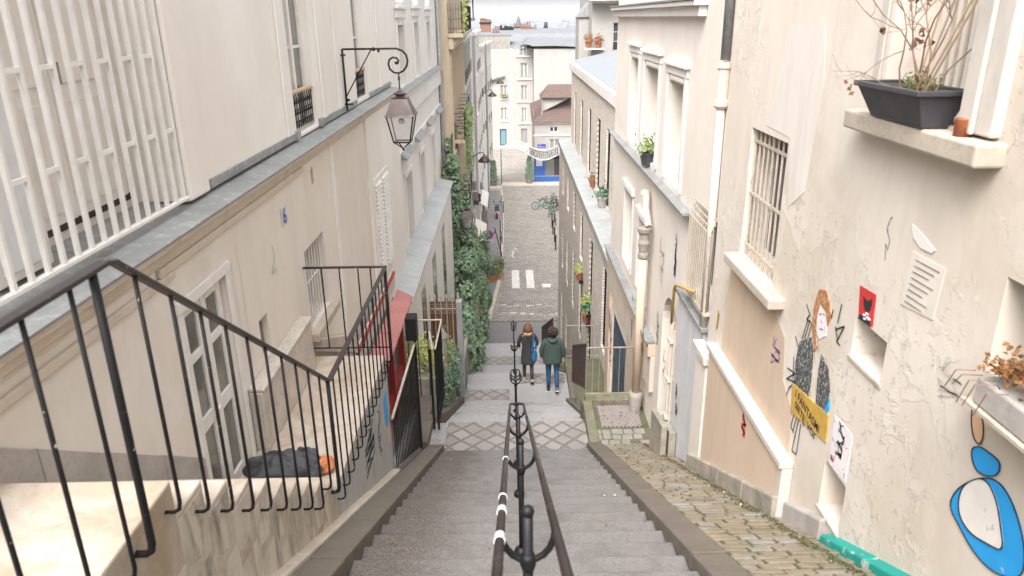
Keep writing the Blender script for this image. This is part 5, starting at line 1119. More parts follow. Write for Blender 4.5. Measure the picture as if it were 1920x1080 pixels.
g=MB(); g.lathe((2.15,11.5,-6.75),[(.09,0),(.11,.05),(.11,.15),(.09,.2),(.13,.45),(.12,.55)],12); g.build('boot','stonep',dp2,0,True)
g=MB(); g.prism([(2.05,8.9,-6.6),(2.05,9.65,-6.9),(2.05,9.65,-5.5),(2.05,8.9,-5.35)],(.08,0,0)); g.prism([(2.16,8.9,-6.6),(2.16,9.65,-6.9),(2.16,9.65,-5.6),(2.16,8.9,-5.45)],(.1,0,0)); tag(g.build('cable_cover','plinthm',None,.01),'mossy stone cheek pieces at the foot of the arched doorway','stone block')
tg(R2,0,1245,690,.0001+.2,.5,'violet',31,2,.006,2.31); tg(R2,0,1233,620,.2,.5,'greypig',32,3,.006,2.31); tg(R2,0,1240,490,.35,.6,'pinkpig',33,3,.006,2.31); tg(R2,0,1266,495,.08,.35,'blue',34,3,.02,2.31); tg(R2,0,1268,455,.06,.2,'blackpig',35,2,.01,2.31)
tg(R2,0,1206,640,.06,.4,'blackpig',36,3,.012,2.06); tg(R2,0,1268,735,.05,.2,'blackpig',37,3,.01,2.26); tg(R2,0,1268,768,.08,.15,'redpig',38,3,.012,2.26); tg(R2,0,1145,650,.25,.9,'redpig',39,3,.02,2.25); tg(R2,0,1143,600,.2,.5,'violet',40,3,.015,2.25); tg(R2,0,1185,600,.1,.8,'greypig',41,3,.01,2.24)
# ============================================================ RIGHT: brick building
R3=thing('brick_building',(2.5,26,-12),'modern ivory brick building with tall narrow slit windows and zinc setback','building')
mu3=RX(2.97); ml3=RX(2.45)
uw=[(y,y+.95,-5.6,-3.2) for y in (21.9,24.4,27.3,30.4,33.6)]
lw=[(17.9,18.75,-8.6,-6.2),(21.2,22.1,-8.5,-6.42),(24.3,25.2,-8.1,-6.4),(27.3,28.2,-7.8,-6.3),(30.4,31.3,-7.8,-6.4),(33.5,34.2,-7.8,-6.4)]
lw+=[(17.9,18.75,-12,-9.4),(21.2,22.1,-11.7,-9.2),(24.3,25.2,-11.0,-8.6),(27.3,28.2,-11.0,-8.7),(30.4,31.3,-11.2,-9.2),(33.5,34.2,-11.4,-9.5)]+[(y,y+.9,-15.5,-12.8) for y in (27.3,30.4,33.4)]
g=MB(); wall(g,mu3,17.0,36.2,-5.9,-2.35,uw,.09); g.build('upper_wall','bricks',R3)
g=MB(); wall(g,ml3,16.52,36.6,-16.6,-5.95,lw,.08); g.build('wall','bricks',R3)
g=MB(); g.box(2.46,6,36.55,36.6,-16.6,-5.95); g.box(2.98,6,36.15,36.2,-5.9,-2.35); g.box(2.46,3.5,16.5,16.52,-12,-5.6); g.build('end_wall','brickf',R3)
for w in uw+lw: window(R3,w and (mu3 if w in uw else ml3),w[0],w[1],w[2],w[3],.06,1,1,'blackn','glass',.04)
g=MB(); y=16.45
while y<36.6: b=min(y+.62,36.65); g.hexa([(2.38,y+.006,-5.95),(3.0,y+.006,-5.95),(3.0,b-.006,-5.95),(2.38,b-.006,-5.95),(2.38,y+.006,-5.72),(3.0,y+.006,-5.66),(3.0,b-.006,-5.66),(2.38,b-.006,-5.72)]); y=b
g.build('zinc_setback','zincl',R3,.006)
g=MB(); g.box(2.85,3.1,17.0,36.4,-2.35,-2.0); g.build('parapet','trim',R3,.02); g=MB(); g.hexa([(3.0,17.0,-2.0),(8,17.0,-2.0),(8,36.4,-2.0),(3.0,36.4,-2.0),(3.0,17.0,-1.96),(8,17,-.9),(8,36.4,-.9),(3.0,36.4,-1.96)]); g.build('roof','seam',R3)
g=MB(); g.tube([(2.36,16.6,-5.8),(2.36,16.6,-12)],.045,8); g.build('drainpipe','wood',R3)
fpot((2.34,24.0,-8.55),'terracotta pot with straw coloured plant on the brick wall, upper of three','terra','leafy',1.5,5); fpot((2.34,21.6,-8.75),'green pot with olive plant on the brick wall, middle of three','bikeg','leafy',1.5,6); fpot((2.34,21.5,-9.1),'lowest terracotta pot on the brick wall','terra','grassy',1.4,7)
g=MB(); g.box(2.3,2.46,23.7,24.3,-8.6,-8.55); g.box(2.3,2.46,21.2,21.9,-8.8,-8.75); g.box(2.3,2.46,21.2,21.9,-9.15,-9.1); g.build('pot_bracket','blackn',R3)
fpot((2.9,22.7,-5.66),'grey pot with leafy plant on the zinc setback of the brick building','plinth','leaf',1.8,8); fpot((2.9,25.6,-5.66),'small terracotta pot with red plant on the zinc setback','terra','leafo',1.3,9)
# white building behind
R4=thing('apartment_building',(5,40,-10),'white apartment building with flower pots and small balcony behind the brick building','building')
m4=FY(40)
ww=[(5.37,5.95,-1.7,-.32)]
g=MB(); wall(g,m4,4.3,9,-10,1.1,ww,.2); g.box(4.28,4.3,40,47,-10,1.1); g.box(3.75,4.27,41.5,43.5,-10,-.05); g.build('wall','white',R4)
window(R4,m4,*ww[0],.1,2,3,'whitep','glass',.04); g=MB(); balconet(g,m4,5.37,5.95,-1.7,-1.4,-.06,5); g.build('balconet','blackn',R4)
g=MB(); g.mbx(m4,4.2,9,.6,.72,-.15,0); g.mbx(m4,4.2,9,-2.1,-2.0,-.08,0); g.build('moulding','trim',R4)
g=MB(); g.mbx(m4,4.1,6.4,.72,.8,-.8,0); o=g.build('balcony','trim',R4); g=MB()
for x in frange(4.12,6.4,.1): g.tube([m4(x,.8,-.78),m4(x,1.7,-.78)],.01,4)
g.build('balcony_railing','grey',o)
g=MB(); g.prism([(3.7,41.4,-.05),(4.27,41.4,-.05),(4.27,41.4,.7)],(0,2.2,0)); g.build('roof','zinc',R4)
fpot((4.1,39.7,-1.5),'left orange flower pot under the white building corner','terra','leafo',1.7,11); fpot((4.6,39.7,-1.55),'right orange flower pot under the white building corner','terra','leafo',1.7,12)
g=MB(); g.box(3.9,4.9,39.55,39.98,-1.62,-1.55); g.build('pot_shelf','trim',R4)
#@@RAIL
# ============================================================ CENTRE HANDRAIL
def handrail(name,label,fn,y0,y1,step,tapes=False,lead=0):
    t=thing(name,(.04,y0,fn(y0)),label,'handrail','double tube handrails down the middle of the stairs'); X=.045; HW=.098; H=.85
    def tp(y,s): return Vector((X+s*HW,y,fn(y)+H))
    ends=MB(); L=[tp(y0,-1),tp(y1,-1)]; Rr=[tp(y0,1),tp(y1,1)]
    for s in (-1,1):
        g=MB(); g.tube([tp(y0,s),tp(y1,s)],.0165,12); g.build('tube','tube',t,0,True)
    for (ya,dy) in ((y0,-1),(y1,1)):
        g=MB(); pts=[]
        for k in range(9):
            a=math.pi*k/8; pts.append(Vector((X-HW*math.cos(a),ya+dy*HW*.9*math.sin(a),fn(ya)+H+(.0 if dy<0 else -SL*HW*.9*math.sin(a)))))
        g.tube(pts,.0164,10); g.build('end_loop','tube',t,0,True)
    y=y0+.25 if lead==0 else lead
    while y<=y1+.01:
        g=MB(); zf=fn(y); g.tube([(X,y,zf-.1),(X,y,zf+.90)],.020,12); g.ball((X,y,zf+.915),.025,12); g.lathe((X,y,zf+.66),[(.024,0),(.03,.02),(.03,.05),(.024,.07)],12); g.lathe((X,y,zf-.02),[(.055,0),(.055,.03),(.028,.06)],12); p=g.build('post','blackn',t,0,True)
        g=MB(); pts=[]
        for k in range(11):
            a=math.pi*k/10; pts.append(Vector((X-HW*math.cos(a),y,zf+H-.02-.13*math.sin(a))))
        g.tube(pts,.013,8); g.build('yoke','blackn',p,0,True); y+=step
    if tapes:
        for yy,l in ((2.42,.07),(2.72,.02),(3.9,.02),(2.0,.07)):
            g=MB(); a,b=tp(yy,-1),tp(yy+l,-1); g.tube([a,b],.0205,12); g.build('white_tape','signw',t)
    return t
handrail('handrail','nearest double tube handrail with white tape bands, first flight',nz,-.6,9.6,2.15,True,.05)
handrail('handrail','double tube handrail of the second flight, left of the woman',n2z,11.6,16.4,1.6)
handrail('handrail','double tube handrail of the third flight, beyond the walkers',n3z,18.0,22.6,1.5)
handrail('handrail','lowest double tube handrail reaching the street, farthest down',n4z,25.2,34.0,2.2)
# guard rails on the right
def guard(name,label,y,x0,x1,zf,ys_,fnz,extra):
    t=thing(name,(x0,y,zf),label,'railing'); g=MB(); g.tube([(x0,y,zf+.98),(x1,y,zf+.98)],.016,8); g.tube([(x0,y,zf+.06),(x1,y,zf+.06)],.012,6); g.build('handrail','wood',t)
    for x in frange(x0,x1,.12):
        g=MB(); g.tube([(x,y,zf),(x,y,zf+.98)],.006,6); g.build('baluster','wood',t)
    if extra:
        ya,yb=extra; g=MB(); g.tube([(x0,ya,fnz(ya)+1.0),(x0,yb,fnz(yb)+1.0)],.016,8); g.tube([(x0,ya,fnz(ya)+.12),(x0,yb,fnz(yb)+.12)],.012,6); g.build('sloping_handrail','lamp',t)
        for yy in frange(ya,yb,.13 if yb-ya<5 else .2):
            g=MB(); g.tube([(x0,yy,fnz(yy)+.1),(x0,yy,fnz(yy)+1.0)],.009,6); g.build('baluster','lamp',t)
    return t
guard('guard_railing','brown iron guard rail above the sunken yard, nearer one',12.0,1.32,2.26,-6.56,None,lambda y:-6.5-(y-12)*.47,(12.05,14.9))
guard('guard_railing','farther brown guard rail behind the green coated person',18.75,1.5,2.44,-9.02,None,n3z,None)
guard('guard_railing','lowest brown sloping guard rail near the street',25.0,1.5,1.9,-11.35,None,n4z,(25.0,35.0))
q=random.Random(77)
g=MB(); gw_=MB()
for i in range(110):
    y=q.uniform(2.2,10.3); x=q.choice([q.uniform(-1.12,-.8),q.uniform(.9,1.16),q.uniform(-1.1,1.15)]); k=int((y-YT)/TR); z=ZT-(k+1)*((6.65+ZT)/N1)+.006; (g if q.random()<.88 else gw_).leaf((x,y,z),(q.gauss(0,.2),q.gauss(0,.2),1),q.uniform(.012,.035))
for i in range(60):
    x=q.uniform(1.5,2.2); y=q.uniform(10.9,12.0); g.leaf((x,y,-6.575),(q.gauss(0,.3),q.gauss(0,.3),1),q.uniform(.02,.05))
for i in range(200):
    y=q.uniform(3.5,10.3); x=2.1-abs(q.gauss(0,.05)); (g if q.random()<.93 else gw_).leaf((x,y,nz(y)+.06),(q.gauss(0,.3),q.gauss(0,.3),1),q.uniform(.01,.03))
tag(g.build('fallen_leaves','leafd'),'scattered dead leaves on the steps, ramp and side landing','leaves',kind='stuff'); tag(gw_.build('litter','signw'),'scattered tiny white paper litter on the steps and ramp','litter',kind='stuff')
g=MB()
for i in range(2600):
    y=q.uniform(3.4,10.3); x=2.14-abs(q.gauss(0,.035)) if y<7.4 else 2.12-abs(q.gauss(0,.03)); g.leaf((x,y,nz(y)+.035+abs(q.gauss(0,.01))),(q.gauss(0,.7),q.gauss(0,.7),1),q.uniform(.012,.03))
tag(g.build('moss','mossl'),'strip of moss and weeds along the foot of the near right wall','moss',kind='stuff')
#@@STREET
# ============================================================ STREET FURNITURE
ns=thing('no_parking_sign',(-.85,50.5,-16.2),'round blue and red no parking sign on a leaning pole','road sign')
g=MB(); g.tube([(-.66,50.5,-16.25),(-1.18,50.5,-14.0)],.035,8); g.build('pole','blackn',ns)
cx,cz=-1.58,-14.45; p=PY(916,440,50.5); cx,cz=p.x,p.z
g=MB(); g.lathe((cx,50.46,cz),[(.33,0),(.33,.02)],24,'y'); o=g.build('disc','signr',ns); g=MB(); g.lathe((cx,50.44,cz),[(.25,0),(.25,.02)],24,'y'); g.build('disc_centre','signb',o)
g=MB(); g.hexa([(cx-.19,50.42,cz+.13),(cx-.13,50.42,cz+.19),(cx-.13,50.435,cz+.19),(cx-.19,50.435,cz+.13),(cx+.13,50.42,cz-.19),(cx+.19,50.42,cz-.13),(cx+.19,50.435,cz-.13),(cx+.13,50.435,cz-.19)]); g.build('diagonal_bar','signr',o)
g=MB(); g.box(cx-.25,cx+.35,50.45,50.47,cz-.62,cz-.38); o=g.build('plate','signw',ns); g=MB(); g.box(cx-.12,cx+.02,50.44,50.45,cz-.52,cz-.48); g.box(cx+.08,cx+.22,50.44,50.45,cz-.52,cz-.48); g.build('writing','blackpig',o)
g=MB(); g.tube([(cx-.0,50.5,cz-.45),(-1.12,50.5,-14.25)],.03,6); g.build('arm','blackn',ns)
for k,(x,y0,y1,n) in enumerate(((-.72,46.2,50.5,0),(-.66,54,56,0),(-.62,64,66,0))):
    g=MB(); x=x-.05; g.tube([(x,y0,sz(y0)),(x,y0,sz(y0)+1.05)],.04,8); g.lathe((x,y0,sz(y0)+1.05),[(.04,0),(.055,.04),(.03,.1),(.005,.12)],8); g.lathe((x,y0,sz(y0)+.6),[(.045,0),(.06,.04),(.045,.08)],8)
    tag(g.build('bollard','blackn'),['dark bollard standing in the flower crates','dark bollard beside the no parking sign, middle one','farthest dark bollard near the scooter'][k],'bollard','bollards along the left kerb')
def cop(o,loc,label,rz=None,s=None):
    c=copy_tree(o); c.location=loc; c['label']=label
    if rz is not None: c.rotation_euler=(0,0,rz)
    return c
g=MB(); g.tube([(-.75,49.2,sz(49)),(-.75,49.2,-13.1)],.035,8); g.box(-.80,-.70,49.15,49.25,-14.6,-14.3); tag(g.build('lamp_pole','blackn'),'slim dark pole on the kerb right of the no parking sign','pole')
g=MB(); g.tube([(-.72,58,sz(58)),(-.72,58,-13.4)],.035,8); tag(g.build('lamp_pole','blackn'),'slim dark pole further down the kerb near the scooter','pole')
for k,(x,y) in enumerate(((3.3,52.5),(3.35,54.8),(3.35,57),(3.4,59.2))):
    g=MB(); g.tube([(x,y,sz(y)),(x,y,sz(y)+1.1)],.05,8); g.ball((x,y,sz(y)+1.12),.07,8); tag(g.build('bollard','blackn'),['nearest dark bollard by the brick building corner','second dark bollard by the brick building','third dark bollard before the bicycles','fourth dark bollard next to the bicycles'][k],'bollard','bollards on the right of the street')
# crates with plants
for k,(x,y,mt) in enumerate(((-1.45,45.3,'leaf'),(-1.05,45.9,'grassy'),(-.9,46.9,'leaf'))):
    t=thing('flower_crate',(x,y,-16.15),['left orange wooden crate with dark plants on the pavement corner','middle orange crate with feathery olive plant','right orange crate with dark plants by the bollard'][k],'flower crate'); g=MB(); zz=sz(y)+.12
    for i in range(3): g.box(x-.32,x+.32,y-.26,y-.23,zz+.02+i*.15,zz+.14+i*.15); g.box(x-.32,x+.32,y+.23,y+.26,zz+.02+i*.15,zz+.14+i*.15); g.box(x-.32,x-.29,y-.23,y+.23,zz+.02+i*.15,zz+.14+i*.15); g.box(x+.29,x+.32,y-.23,y+.23,zz+.02+i*.15,zz+.14+i*.15)
    for a in (-.3,.27):
        for b in (-.23,.2): g.box(x+a,x+a+.03,y+b,y+b+.03,zz,zz+.48)
    g.build('crate','crate',t); mb=MB(); q=random.Random(k)
    for i in range(500): mb.leaf((x+q.gauss(0,.2),y+q.gauss(0,.17),zz+.42+abs(q.gauss(0,.36))),(q.gauss(0,1),q.gauss(-.5,1),.8),.12)
    mb.build('foliage',mt,t)
# bicycles
def bicycle(label,green=True):
    t=thing('bicycle',(0,0,0),label,'bicycle','parked bicycles beside the brick building'); 
    for x in (-.53,.53):
        g=MB(); g.loop([(x+.33*math.cos(a),0,.34+.33*math.sin(a)) for a in [k*math.pi/9 for k in range(18)]],.022,6); w=g.build('wheel','rubber',t,0,True)
        g=MB(); g.loop([(x+.30*math.cos(a),0,.34+.30*math.sin(a)) for a in [k*math.pi/9 for k in range(18)]],.009,4)
        for k in range(9): a=k*math.pi/4.5; g.tube([(x,0,.34),(x+.3*math.cos(a),0,.34+.3*math.sin(a))],.003,3)
        g.lathe((x,-.03,.34),[(.025,0),(.025,.06)],8,'y'); g.build('spokes','chrome',w)
    g=MB(); bb=(-.08,0,.30); seat=(-.22,0,.78); head=(.36,0,.80)
    for a,b in ((bb,seat),(bb,(.38,0,.68)),(seat,head),((-.53,0,.34),bb),((-.53,0,.34),(-.2,0,.7)),((.38,0,.66),(.53,0,.34)),((.34,0,.95),(.38,0,.66))): g.tube([a,b],.022,6)
    g.build('frame','bikeg' if green else 'blackn',t)
    g=MB(); g.ball((-.25,0,.9),.12,8,.35,1.1,.7); g.tube([(-.22,0,.78),(-.24,0,.88)],.014,5); g.build('saddle','rubber',t)
    g=MB(); g.tube([(.26,-.28,1.02),(.34,-.1,1.02),(.34,.1,1.02),(.26,.28,1.02)],.014,5); g.tube([(.34,0,1.02),(.35,0,.92)],.014,5); g.build('handlebar','blackn',t)
    g=MB()
    for z in (.78,.88,.98): g.loop([(.45,-.14,z),(.72,-.14,z),(.72,.14,z),(.45,.14,z)],.008,4)
    for x in (.45,.585,.72):
        for y in (-.14,.14): g.tube([(x,y,.75),(x,y,.98)],.007,4)
    g.box(.45,.72,-.14,.14,.74,.76); g.build('basket','chrome',t)
    g=MB(); g.tube([(-.53+.37*math.cos(a),0,.34+.37*math.sin(a)) for a in (.9,1.3,1.7,2.1,2.6,3.0)],.03,4); g.build('mudguard','bikeg' if green else 'blackn',t)
    g=MB(); g.lathe((-.08,-.05,.30),[(.09,0),(.09,.02)],12,'y'); g.tube([(-.08,-.08,.3),(-.0,-.08,.16)],.01,4); g.tube([(-.08,.08,.3),(-.16,.08,.44)],.01,4); g.build('crank','chrome',t)
    return t
bk=bicycle('green bicycle parked side on at the left of the cluster'); bkb=bicycle('black bicycle leaning behind the green ones',False)
spots=[(bk,(2.75,65.6),.15),(bkb,(3.5,66.6),-.4),(bk,(3.45,63.2),1.35),(bk,(3.75,61.6),1.5),(bkb,(3.95,64.6),.9),(bk,(3.9,67.4),1.2),(bkb,(3.7,60.2),1.6),(bkb,(4.2,66),1.7)]
lb=['','','green bicycle pointing down the street, middle of the cluster','green bicycle nearest the brick wall','black bicycle in the middle of the cluster','green bicycle farthest back in the cluster','black bicycle at the near end of the cluster','black bicycle hard against the right side of the cluster']
for i,(o,p,r) in enumerate(spots):
    c=o if i<2 else copy_tree(o)
    if i>=2: c['label']=lb[i]
    c.location=(p[0],p[1],sz(p[1])); c.rotation_euler=(R_.uniform(-.12,.12),0,r)
# scooter
sc=thing('motor_scooter',(-1.21,61.9,-16.36),'dark blue and white motor scooter parked facing away on the left pavement','scooter')
def scp(x,y,z): return (-1.21+x,61.9+y,-16.36+z)
for y in (0,1.3):
    g=MB(); g.loop([scp(0,y+.22*math.cos(a),.25+.22*math.sin(a)) for a in [k*math.pi/7 for k in range(14)]],.06,8); g.build('wheel','rubber',sc,0,True)
g=MB(); g.hexa([scp(-.17,-.15,.35),scp(.17,-.15,.35),scp(.15,.6,.3),scp(-.15,.6,.3),scp(-.12,-.25,.72),scp(.12,-.25,.72),scp(.13,.6,.68),scp(-.13,.6,.68)]); g.box(*sum(([scp(-.17,0,0)[0],scp(.17,0,0)[0]],[61.9+.55,61.9+1.0],[-16.36+.25,-16.36+.33]),[])); g.build('body','signw',sc,.04)
g=MB(); g.hexa([scp(-.22,.98,.3),scp(.22,.98,.3),scp(.16,1.1,.3),scp(-.16,1.1,.3),scp(-.2,.85,.95),scp(.2,.85,.95),scp(.12,1.05,.95),scp(-.12,1.05,.95)]); g.build('front_shield','greyblue',sc,.03)
g=MB(); g.hexa([scp(-.14,-.25,.72),scp(.14,-.25,.72),scp(.13,.6,.70),scp(-.13,.6,.70),scp(-.12,-.22,.82),scp(.12,-.22,.82),scp(.11,.6,.80),scp(-.11,.6,.80)]); g.build('seat','rubber',sc,.02)
g=MB(); g.tube([scp(-.32,.9,1.05),scp(0,1.0,1.0),scp(.32,.9,1.05)],.02,6); g.tube([scp(-.2,.95,1.0),scp(-.28,.95,1.25)],.01,4); g.tube([scp(.2,.95,1.0),scp(.28,.95,1.25)],.01,4); g.ball(scp(-.28,.95,1.28),.07,8); g.ball(scp(.28,.95,1.28),.07,8); g.build('handlebar','rubber',sc)
g=MB(); g.box(*[scp(-.1,0,0)[0],scp(.1,0,0)[0],61.9-.27,61.9-.24,-16.36+.45,-16.36+.6]); g.build('number_plate','signr',sc)
#@@PEOPLE
# ============================================================ PEOPLE
def skinbody(name,verts,edges,mt,parent,root=0,sub=2):
    me=bpy.data.meshes.new(name); o3=ORG[parent.name]; me.from_pydata([tuple(Vector(v[0])-Vector((0,0,0))) for v in verts],edges,[]); me.update()
    o=bpy.data.objects.new(name,me); C.objects.link(o); o.parent=parent; me.materials.append(M[mt]); md=o.modifiers.new('skin','SKIN'); md.use_smooth_shade=True
    for i,v in enumerate(verts):
        s=me.skin_vertices[0].data[i]; r=v[1]; s.radius=(r,r) if not isinstance(r,tuple) else r; s.use_root=(i==root)
    sm=o.modifiers.new('sub','SUBSURF'); sm.levels=sm.render_levels=sub; ORG[o.name]=o3; return o
def person(base,h,label,pose,skirt,cols):
    t=thing('person',base,label,'person'); s=h/1.72; bx,by,bz=base
    V=[];E=[]
    def v(x,y,z,r,link=None):
        V.append(((x*s,y*s,z*s),r*s if not isinstance(r,tuple) else tuple(a*s for a in r)));
        if link is not None: E.append((link,len(V)-1))
        return len(V)-1
    pel=v(0,0,.93,(.135,.10)); ab=v(0,0,1.08,(.12,.09),pel); ch=v(0,.01,1.28,(.145,.10),ab); ne=v(0,.01,1.44,.06,ch); nk=v(0,.02,1.50,.05,ne); hd=v(0,.035,1.57,(.075,.085),nk); ht=v(0,.03,1.655,(.07,.085),hd); no=v(0,.125,1.585,.014,hd)
    for k,sd in enumerate((-1,1)):
        L=pose['leg'][k]; hip=v(sd*.09,0,.88,.085,pel); kn=v(sd*.10,L[0],.50+L[2]*.5,.056,hip); an=v(sd*.10,L[1],.09+L[2],.036,kn); to=v(sd*.11,L[1]+.15*L[3],.035+L[2]*(1-L[4]),.03,an)
        A=pose['arm'][k]; sh=v(sd*.17,.0,1.39,.052,ch); el=v(sd*(.23+A[0]),A[1],1.12+A[4],.04,sh); wr=v(sd*(.24+A[2]),A[3],.88+A[5],.026,el); dx,dy,dz=(0,.02,-1)
        pa=v(sd*(.24+A[2]),A[3]+.01,.82+A[5],(.034,.016),wr)
        for f,(fy,fl) in enumerate(((-.027,.058),(-.009,.068),(.009,.064),(.026,.052))):
            a=v(sd*(.24+A[2]),A[3]+.01+fy,.775+A[5],.009,pa); v(sd*(.23+A[2]),A[3]+.015+fy,.775+A[5]-fl,.007,a)
        a=v(sd*(.235+A[2]),A[3]+.05,.83+A[5],.010,wr); v(sd*(.228+A[2]),A[3]+.068,.79+A[5],.008,a)
    skinbody('body',V,E,'skin',t)
    B_=Vector(base)
    def W_(x,y,z): return B_+Vector((x*s,y*s,z*s))
    # eyes, mouth, ears
    g=MB(); 
    for sd in (-1,1): g.ball(W_(sd*.032,.112,1.61),.011*s,8)
    g.build('eyes','blackpig',t); g=MB(); g.ball(W_(0,.112,1.535),.022*s,8,.3,1,.4); g.build('mouth','pinkpig',t)
    g=MB()
    for sd in (-1,1): g.ball(W_(sd*.083,.02,1.595),.026*s,8,1.2,.35,.7)
    g.build('ears','skin',t)
    # legs wear
    for k,sd in enumerate((-1,1)):
        L=pose['leg'][k]; g=MB(); rr=(.1,.066,.045) if not skirt else (.092,.060,.040)
        g.tube([W_(sd*.09,0,.90),W_(sd*.10,L[0]*.5,.72+L[2]*.2),W_(sd*.10,L[0],.50+L[2]*.5),W_(sd*.10,(L[0]+L[1])/2-.01,.32+L[2]*.8),W_(sd*.10,L[1],.11+L[2])],[rr[0]*s,.085*s,rr[1]*s,.058*s if not skirt else .052*s,rr[2]*s],12); g.build('trouser_leg' if not skirt else 'tights',cols['leg'],t,0,True)
        g=MB(); tilt=L[4]; y=L[1]; z=L[2]
        def F(x,dy,dz): # foot point rotated about the toe when the heel lifts
            a=tilt; yy=dy-.16; return W_(sd*.105+x,y+.16+yy*math.cos(a)+dz*math.sin(a),z*.0+.0+dz*math.cos(a)-yy*math.sin(a))
        g.hexa([F(-.038,-.08,.0),F(.038,-.08,.0),F(.045,.2,.0),F(-.045,.2,.0),F(-.034,-.07,.10),F(.034,-.07,.10),F(.034,.18,.045),F(-.034,.18,.045)]); g.tube([F(0,-.02,.06),F(0,-.02,.16)],.047*s,10); sh=g.build('shoe',cols['shoe'],t,.012); 
        g=MB(); g.hexa([F(-.045,-.09,-.012),F(.045,-.09,-.012),F(.05,.21,-.012),F(-.05,.21,-.012),F(-.045,-.09,.016),F(.045,-.09,.016),F(.05,.21,.016),F(-.05,.21,.016)]); g.build('sole',cols['sole'],sh,.005)
    # coat: lofted rings
    g=MB(); n=20; rings=cols['rings']; o=0
    q=random.Random(3)
    for (z,rx,ry,cy) in rings:
        for j in range(n):
            a=2*math.pi*j/n; w=1+.035*math.sin(a*4+z*7)*(1 if z<1.1 else .3); g.v.append(W_(rx*math.cos(a)*w,cy+ry*math.sin(a)*w,z))
    for i in range(len(rings)-1):
        for j in range(n): g.f.append((i*n+j,i*n+(j+1)%n,(i+1)*n+(j+1)%n,(i+1)*n+j))
    coat=g.build('coat',cols['coat'],t,0,True,None,1)
    for k,sd in enumerate((-1,1)):
        A=pose['arm'][k]; g=MB(); r0,r1=cols['slv']; g.tube([W_(sd*.10,.0,1.40),W_(sd*.175,-.005,1.385),W_(sd*(.20+A[0]*.5),A[1]*.5,1.26+A[4]*.5),W_(sd*(.23+A[0]),A[1],1.12+A[4]),W_(sd*(.238+(A[0]+A[2])/2),(A[1]+A[3])/2,1.0+(A[4]+A[5])/2),W_(sd*(.24+A[2]),A[3],.885+A[5])],[.05*s,r0*s,r0*.96*s,r0*.86*s,r1*1.05*s,r1*s],12); g.build('sleeve',cols['coat'],coat,0,True,None,1)
    return t,W_,s,coat
posew=dict(leg=[(.06,-.04,.0,1,.0),(.02,-.24,.07,1,.45)],arm=[(.03,.03,-.02,.16,.0,.09),(.03,.04,-.02,.18,0,.1)])
wr_=[(.56,.20,.155,-.01),(.60,.205,.16,-.01),(.80,.195,.15,0),(.98,.165,.13,0),(1.08,.155,.12,0),(1.25,.185,.13,0),(1.38,.18,.11,0),(1.43,.11,.085,.01),(1.48,.062,.065,.015),(1.50,.055,.06,.02)]
t,W_,s,coat=person((.39,17.35,-9.0),1.64,'woman with auburn hair in a dark grey knee length coat with blue shoulder bag',posew,True,dict(leg='tights',shoe='boot',sole='rubber',coat='coat',rings=wr_,slv=(.062,.042)))
g=MB(); q=random.Random(2)
g.ball(W_(0,.01,1.62),.105*s,14,1.12,.95,1.05)
hr=g.build('hair','hair',t,0,True,None,1)
g=MB()
for k in range(34):
    a=math.pi*(1.02+.96*k/33); r=.095; x=r*math.cos(a); y=.02+r*math.sin(a)
    g.tube([W_(x*.9,y*.9,1.66),W_(x*1.12,y*1.1,1.56),W_(x*1.2+q.gauss(0,.008),y*1.15-.01,1.48),W_(x*1.25+q.gauss(0,.015),y*1.1-.03,1.405+q.uniform(-.03,.03))],[.016*s,.024*s,.024*s,.008*s],6)
g.build('long_hair','hair',hr,0,True)
g=MB()
for k in range(16):
    a=math.pi*(1.15+.7*k/15); r=.108; x=r*math.cos(a); y=.0+r*math.sin(a); g.tube([W_(x,y-.02,1.49),W_(x*1.15+q.gauss(0,.012),y-.03,1.40+q.uniform(-.02,.02))],[.02*s,.006*s],6)
g.build('blond_tips','hairb',hr,0,True)
g=MB(); g.tube([W_(-.09,-.02,1.46),W_(.0,-.125,1.32),W_(.10,-.145,1.16),W_(.19,-.09,1.02)],.010*s,6); g.build('strap','rubber',coat)
bgb=thing('shoulder_bag',tuple(W_(.17,-.12,.62)),'bright blue cloth bag hanging on the right side of the woman in grey','bag')
g=MB(); 
P_=[(.10,-.14,1.0),(.235,-.10,1.02),(.25,-.06,.80),(.255,-.09,.66),(.20,-.18,.60),(.10,-.20,.64),(.085,-.19,.82)]
g.prism([W_(*p) for p in P_],Vector((.01,.07,.01))); g.build('bag_body','bagb',bgb,.02,True,None,1)
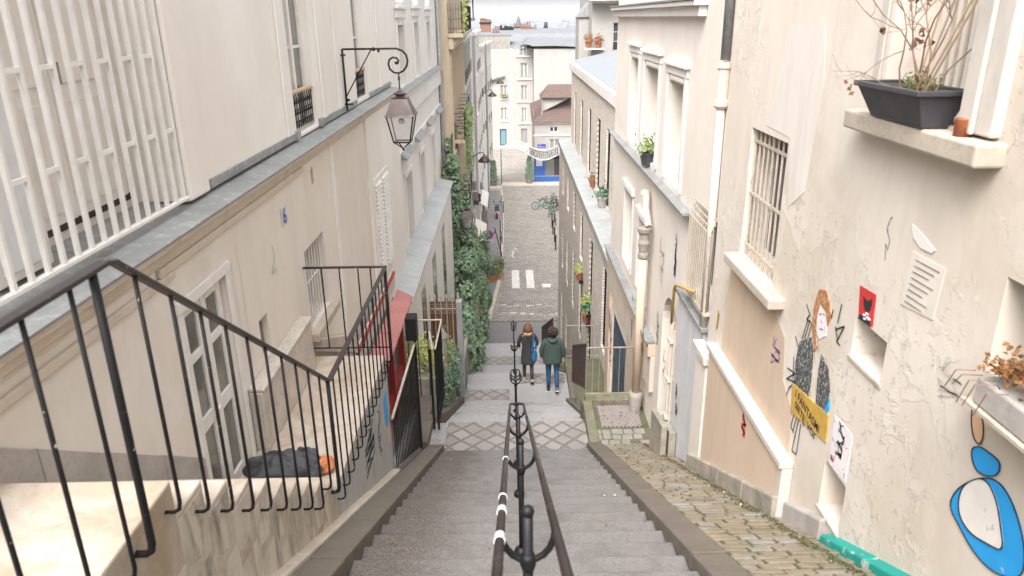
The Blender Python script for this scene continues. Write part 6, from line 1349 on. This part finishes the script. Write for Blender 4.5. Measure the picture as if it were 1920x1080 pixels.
g=MB(); g.tube([W_(.11,-.16,.98),W_(.14,-.125,1.2),W_(.15,-.07,1.41),W_(.165,.03,1.40),W_(.23,-.07,1.0)],.02*s,6); g.build('strap','bagb',bgb)
posem=dict(leg=[(.05,-.03,0,1,.0),(.0,-.28,.10,1,.55)],arm=[(.05,.0,.02,.05,0,.02),(.05,-.02,.03,.02,0,.03)])
mr=[(.80,.245,.175,-.01),(.84,.25,.18,-.01),(1.0,.235,.17,0),(1.2,.22,.155,0),(1.34,.21,.14,0),(1.42,.15,.115,0),(1.47,.095,.09,.005),(1.50,.085,.085,.01),(1.52,.07,.07,.015)]
t,W_,s,coat=person((1.0,16.85,-9.0),1.72,'person with curly dark hair in a loose green hooded jacket and blue jeans',posem,False,dict(leg='denim',shoe='shoe',sole='sole',coat='green',rings=mr,slv=(.085,.058)))
g=MB(); g.tube([W_(-.11,-.04,1.48),W_(-.09,-.12,1.44),W_(0,-.155,1.40),W_(.09,-.12,1.44),W_(.11,-.04,1.48)],[.03*s,.045*s,.055*s,.045*s,.03*s],12); g.build('hood','green',coat,0,True,None,1)
g=MB(); q=random.Random(8); g.ball(W_(0,.0,1.62),.108*s,12,1.05,1.0,1.0)
for k in range(150):
    d=Vector((q.gauss(0,1),q.gauss(-.25,1),q.gauss(.1,.9))).normalized()
    if d.y>.55 and d.z<.3: continue
    g.ball(W_(d.x*.12,.0+d.y*.118,1.615+d.z*.12),.028*s,6)
g.build('hair','haird',t,0,True)
#@@HAZE
hz=MB(); hz.box(-9500,9500,-70,12500,-25.5,60); hzo=hz.build('haze',M['grd'],None,0,False,'stuff')
hm=bpy.data.materials.new('haze'); hm.use_nodes=True; ht_=hm.node_tree; ht_.nodes.clear(); oo=ht_.nodes.new('ShaderNodeOutputMaterial'); pvn=ht_.nodes.new('ShaderNodeVolumePrincipled')
pvn.inputs['Color'].default_value=(.86,.86,.88,1); pvn.inputs['Density'].default_value=.0003; ht_.links.new(pvn.outputs[0],oo.inputs['Volume']); hzo.data.materials.clear(); hzo.data.materials.append(hm)
tag(hzo,'pale grey haze over the distant city','haze',kind='stuff')
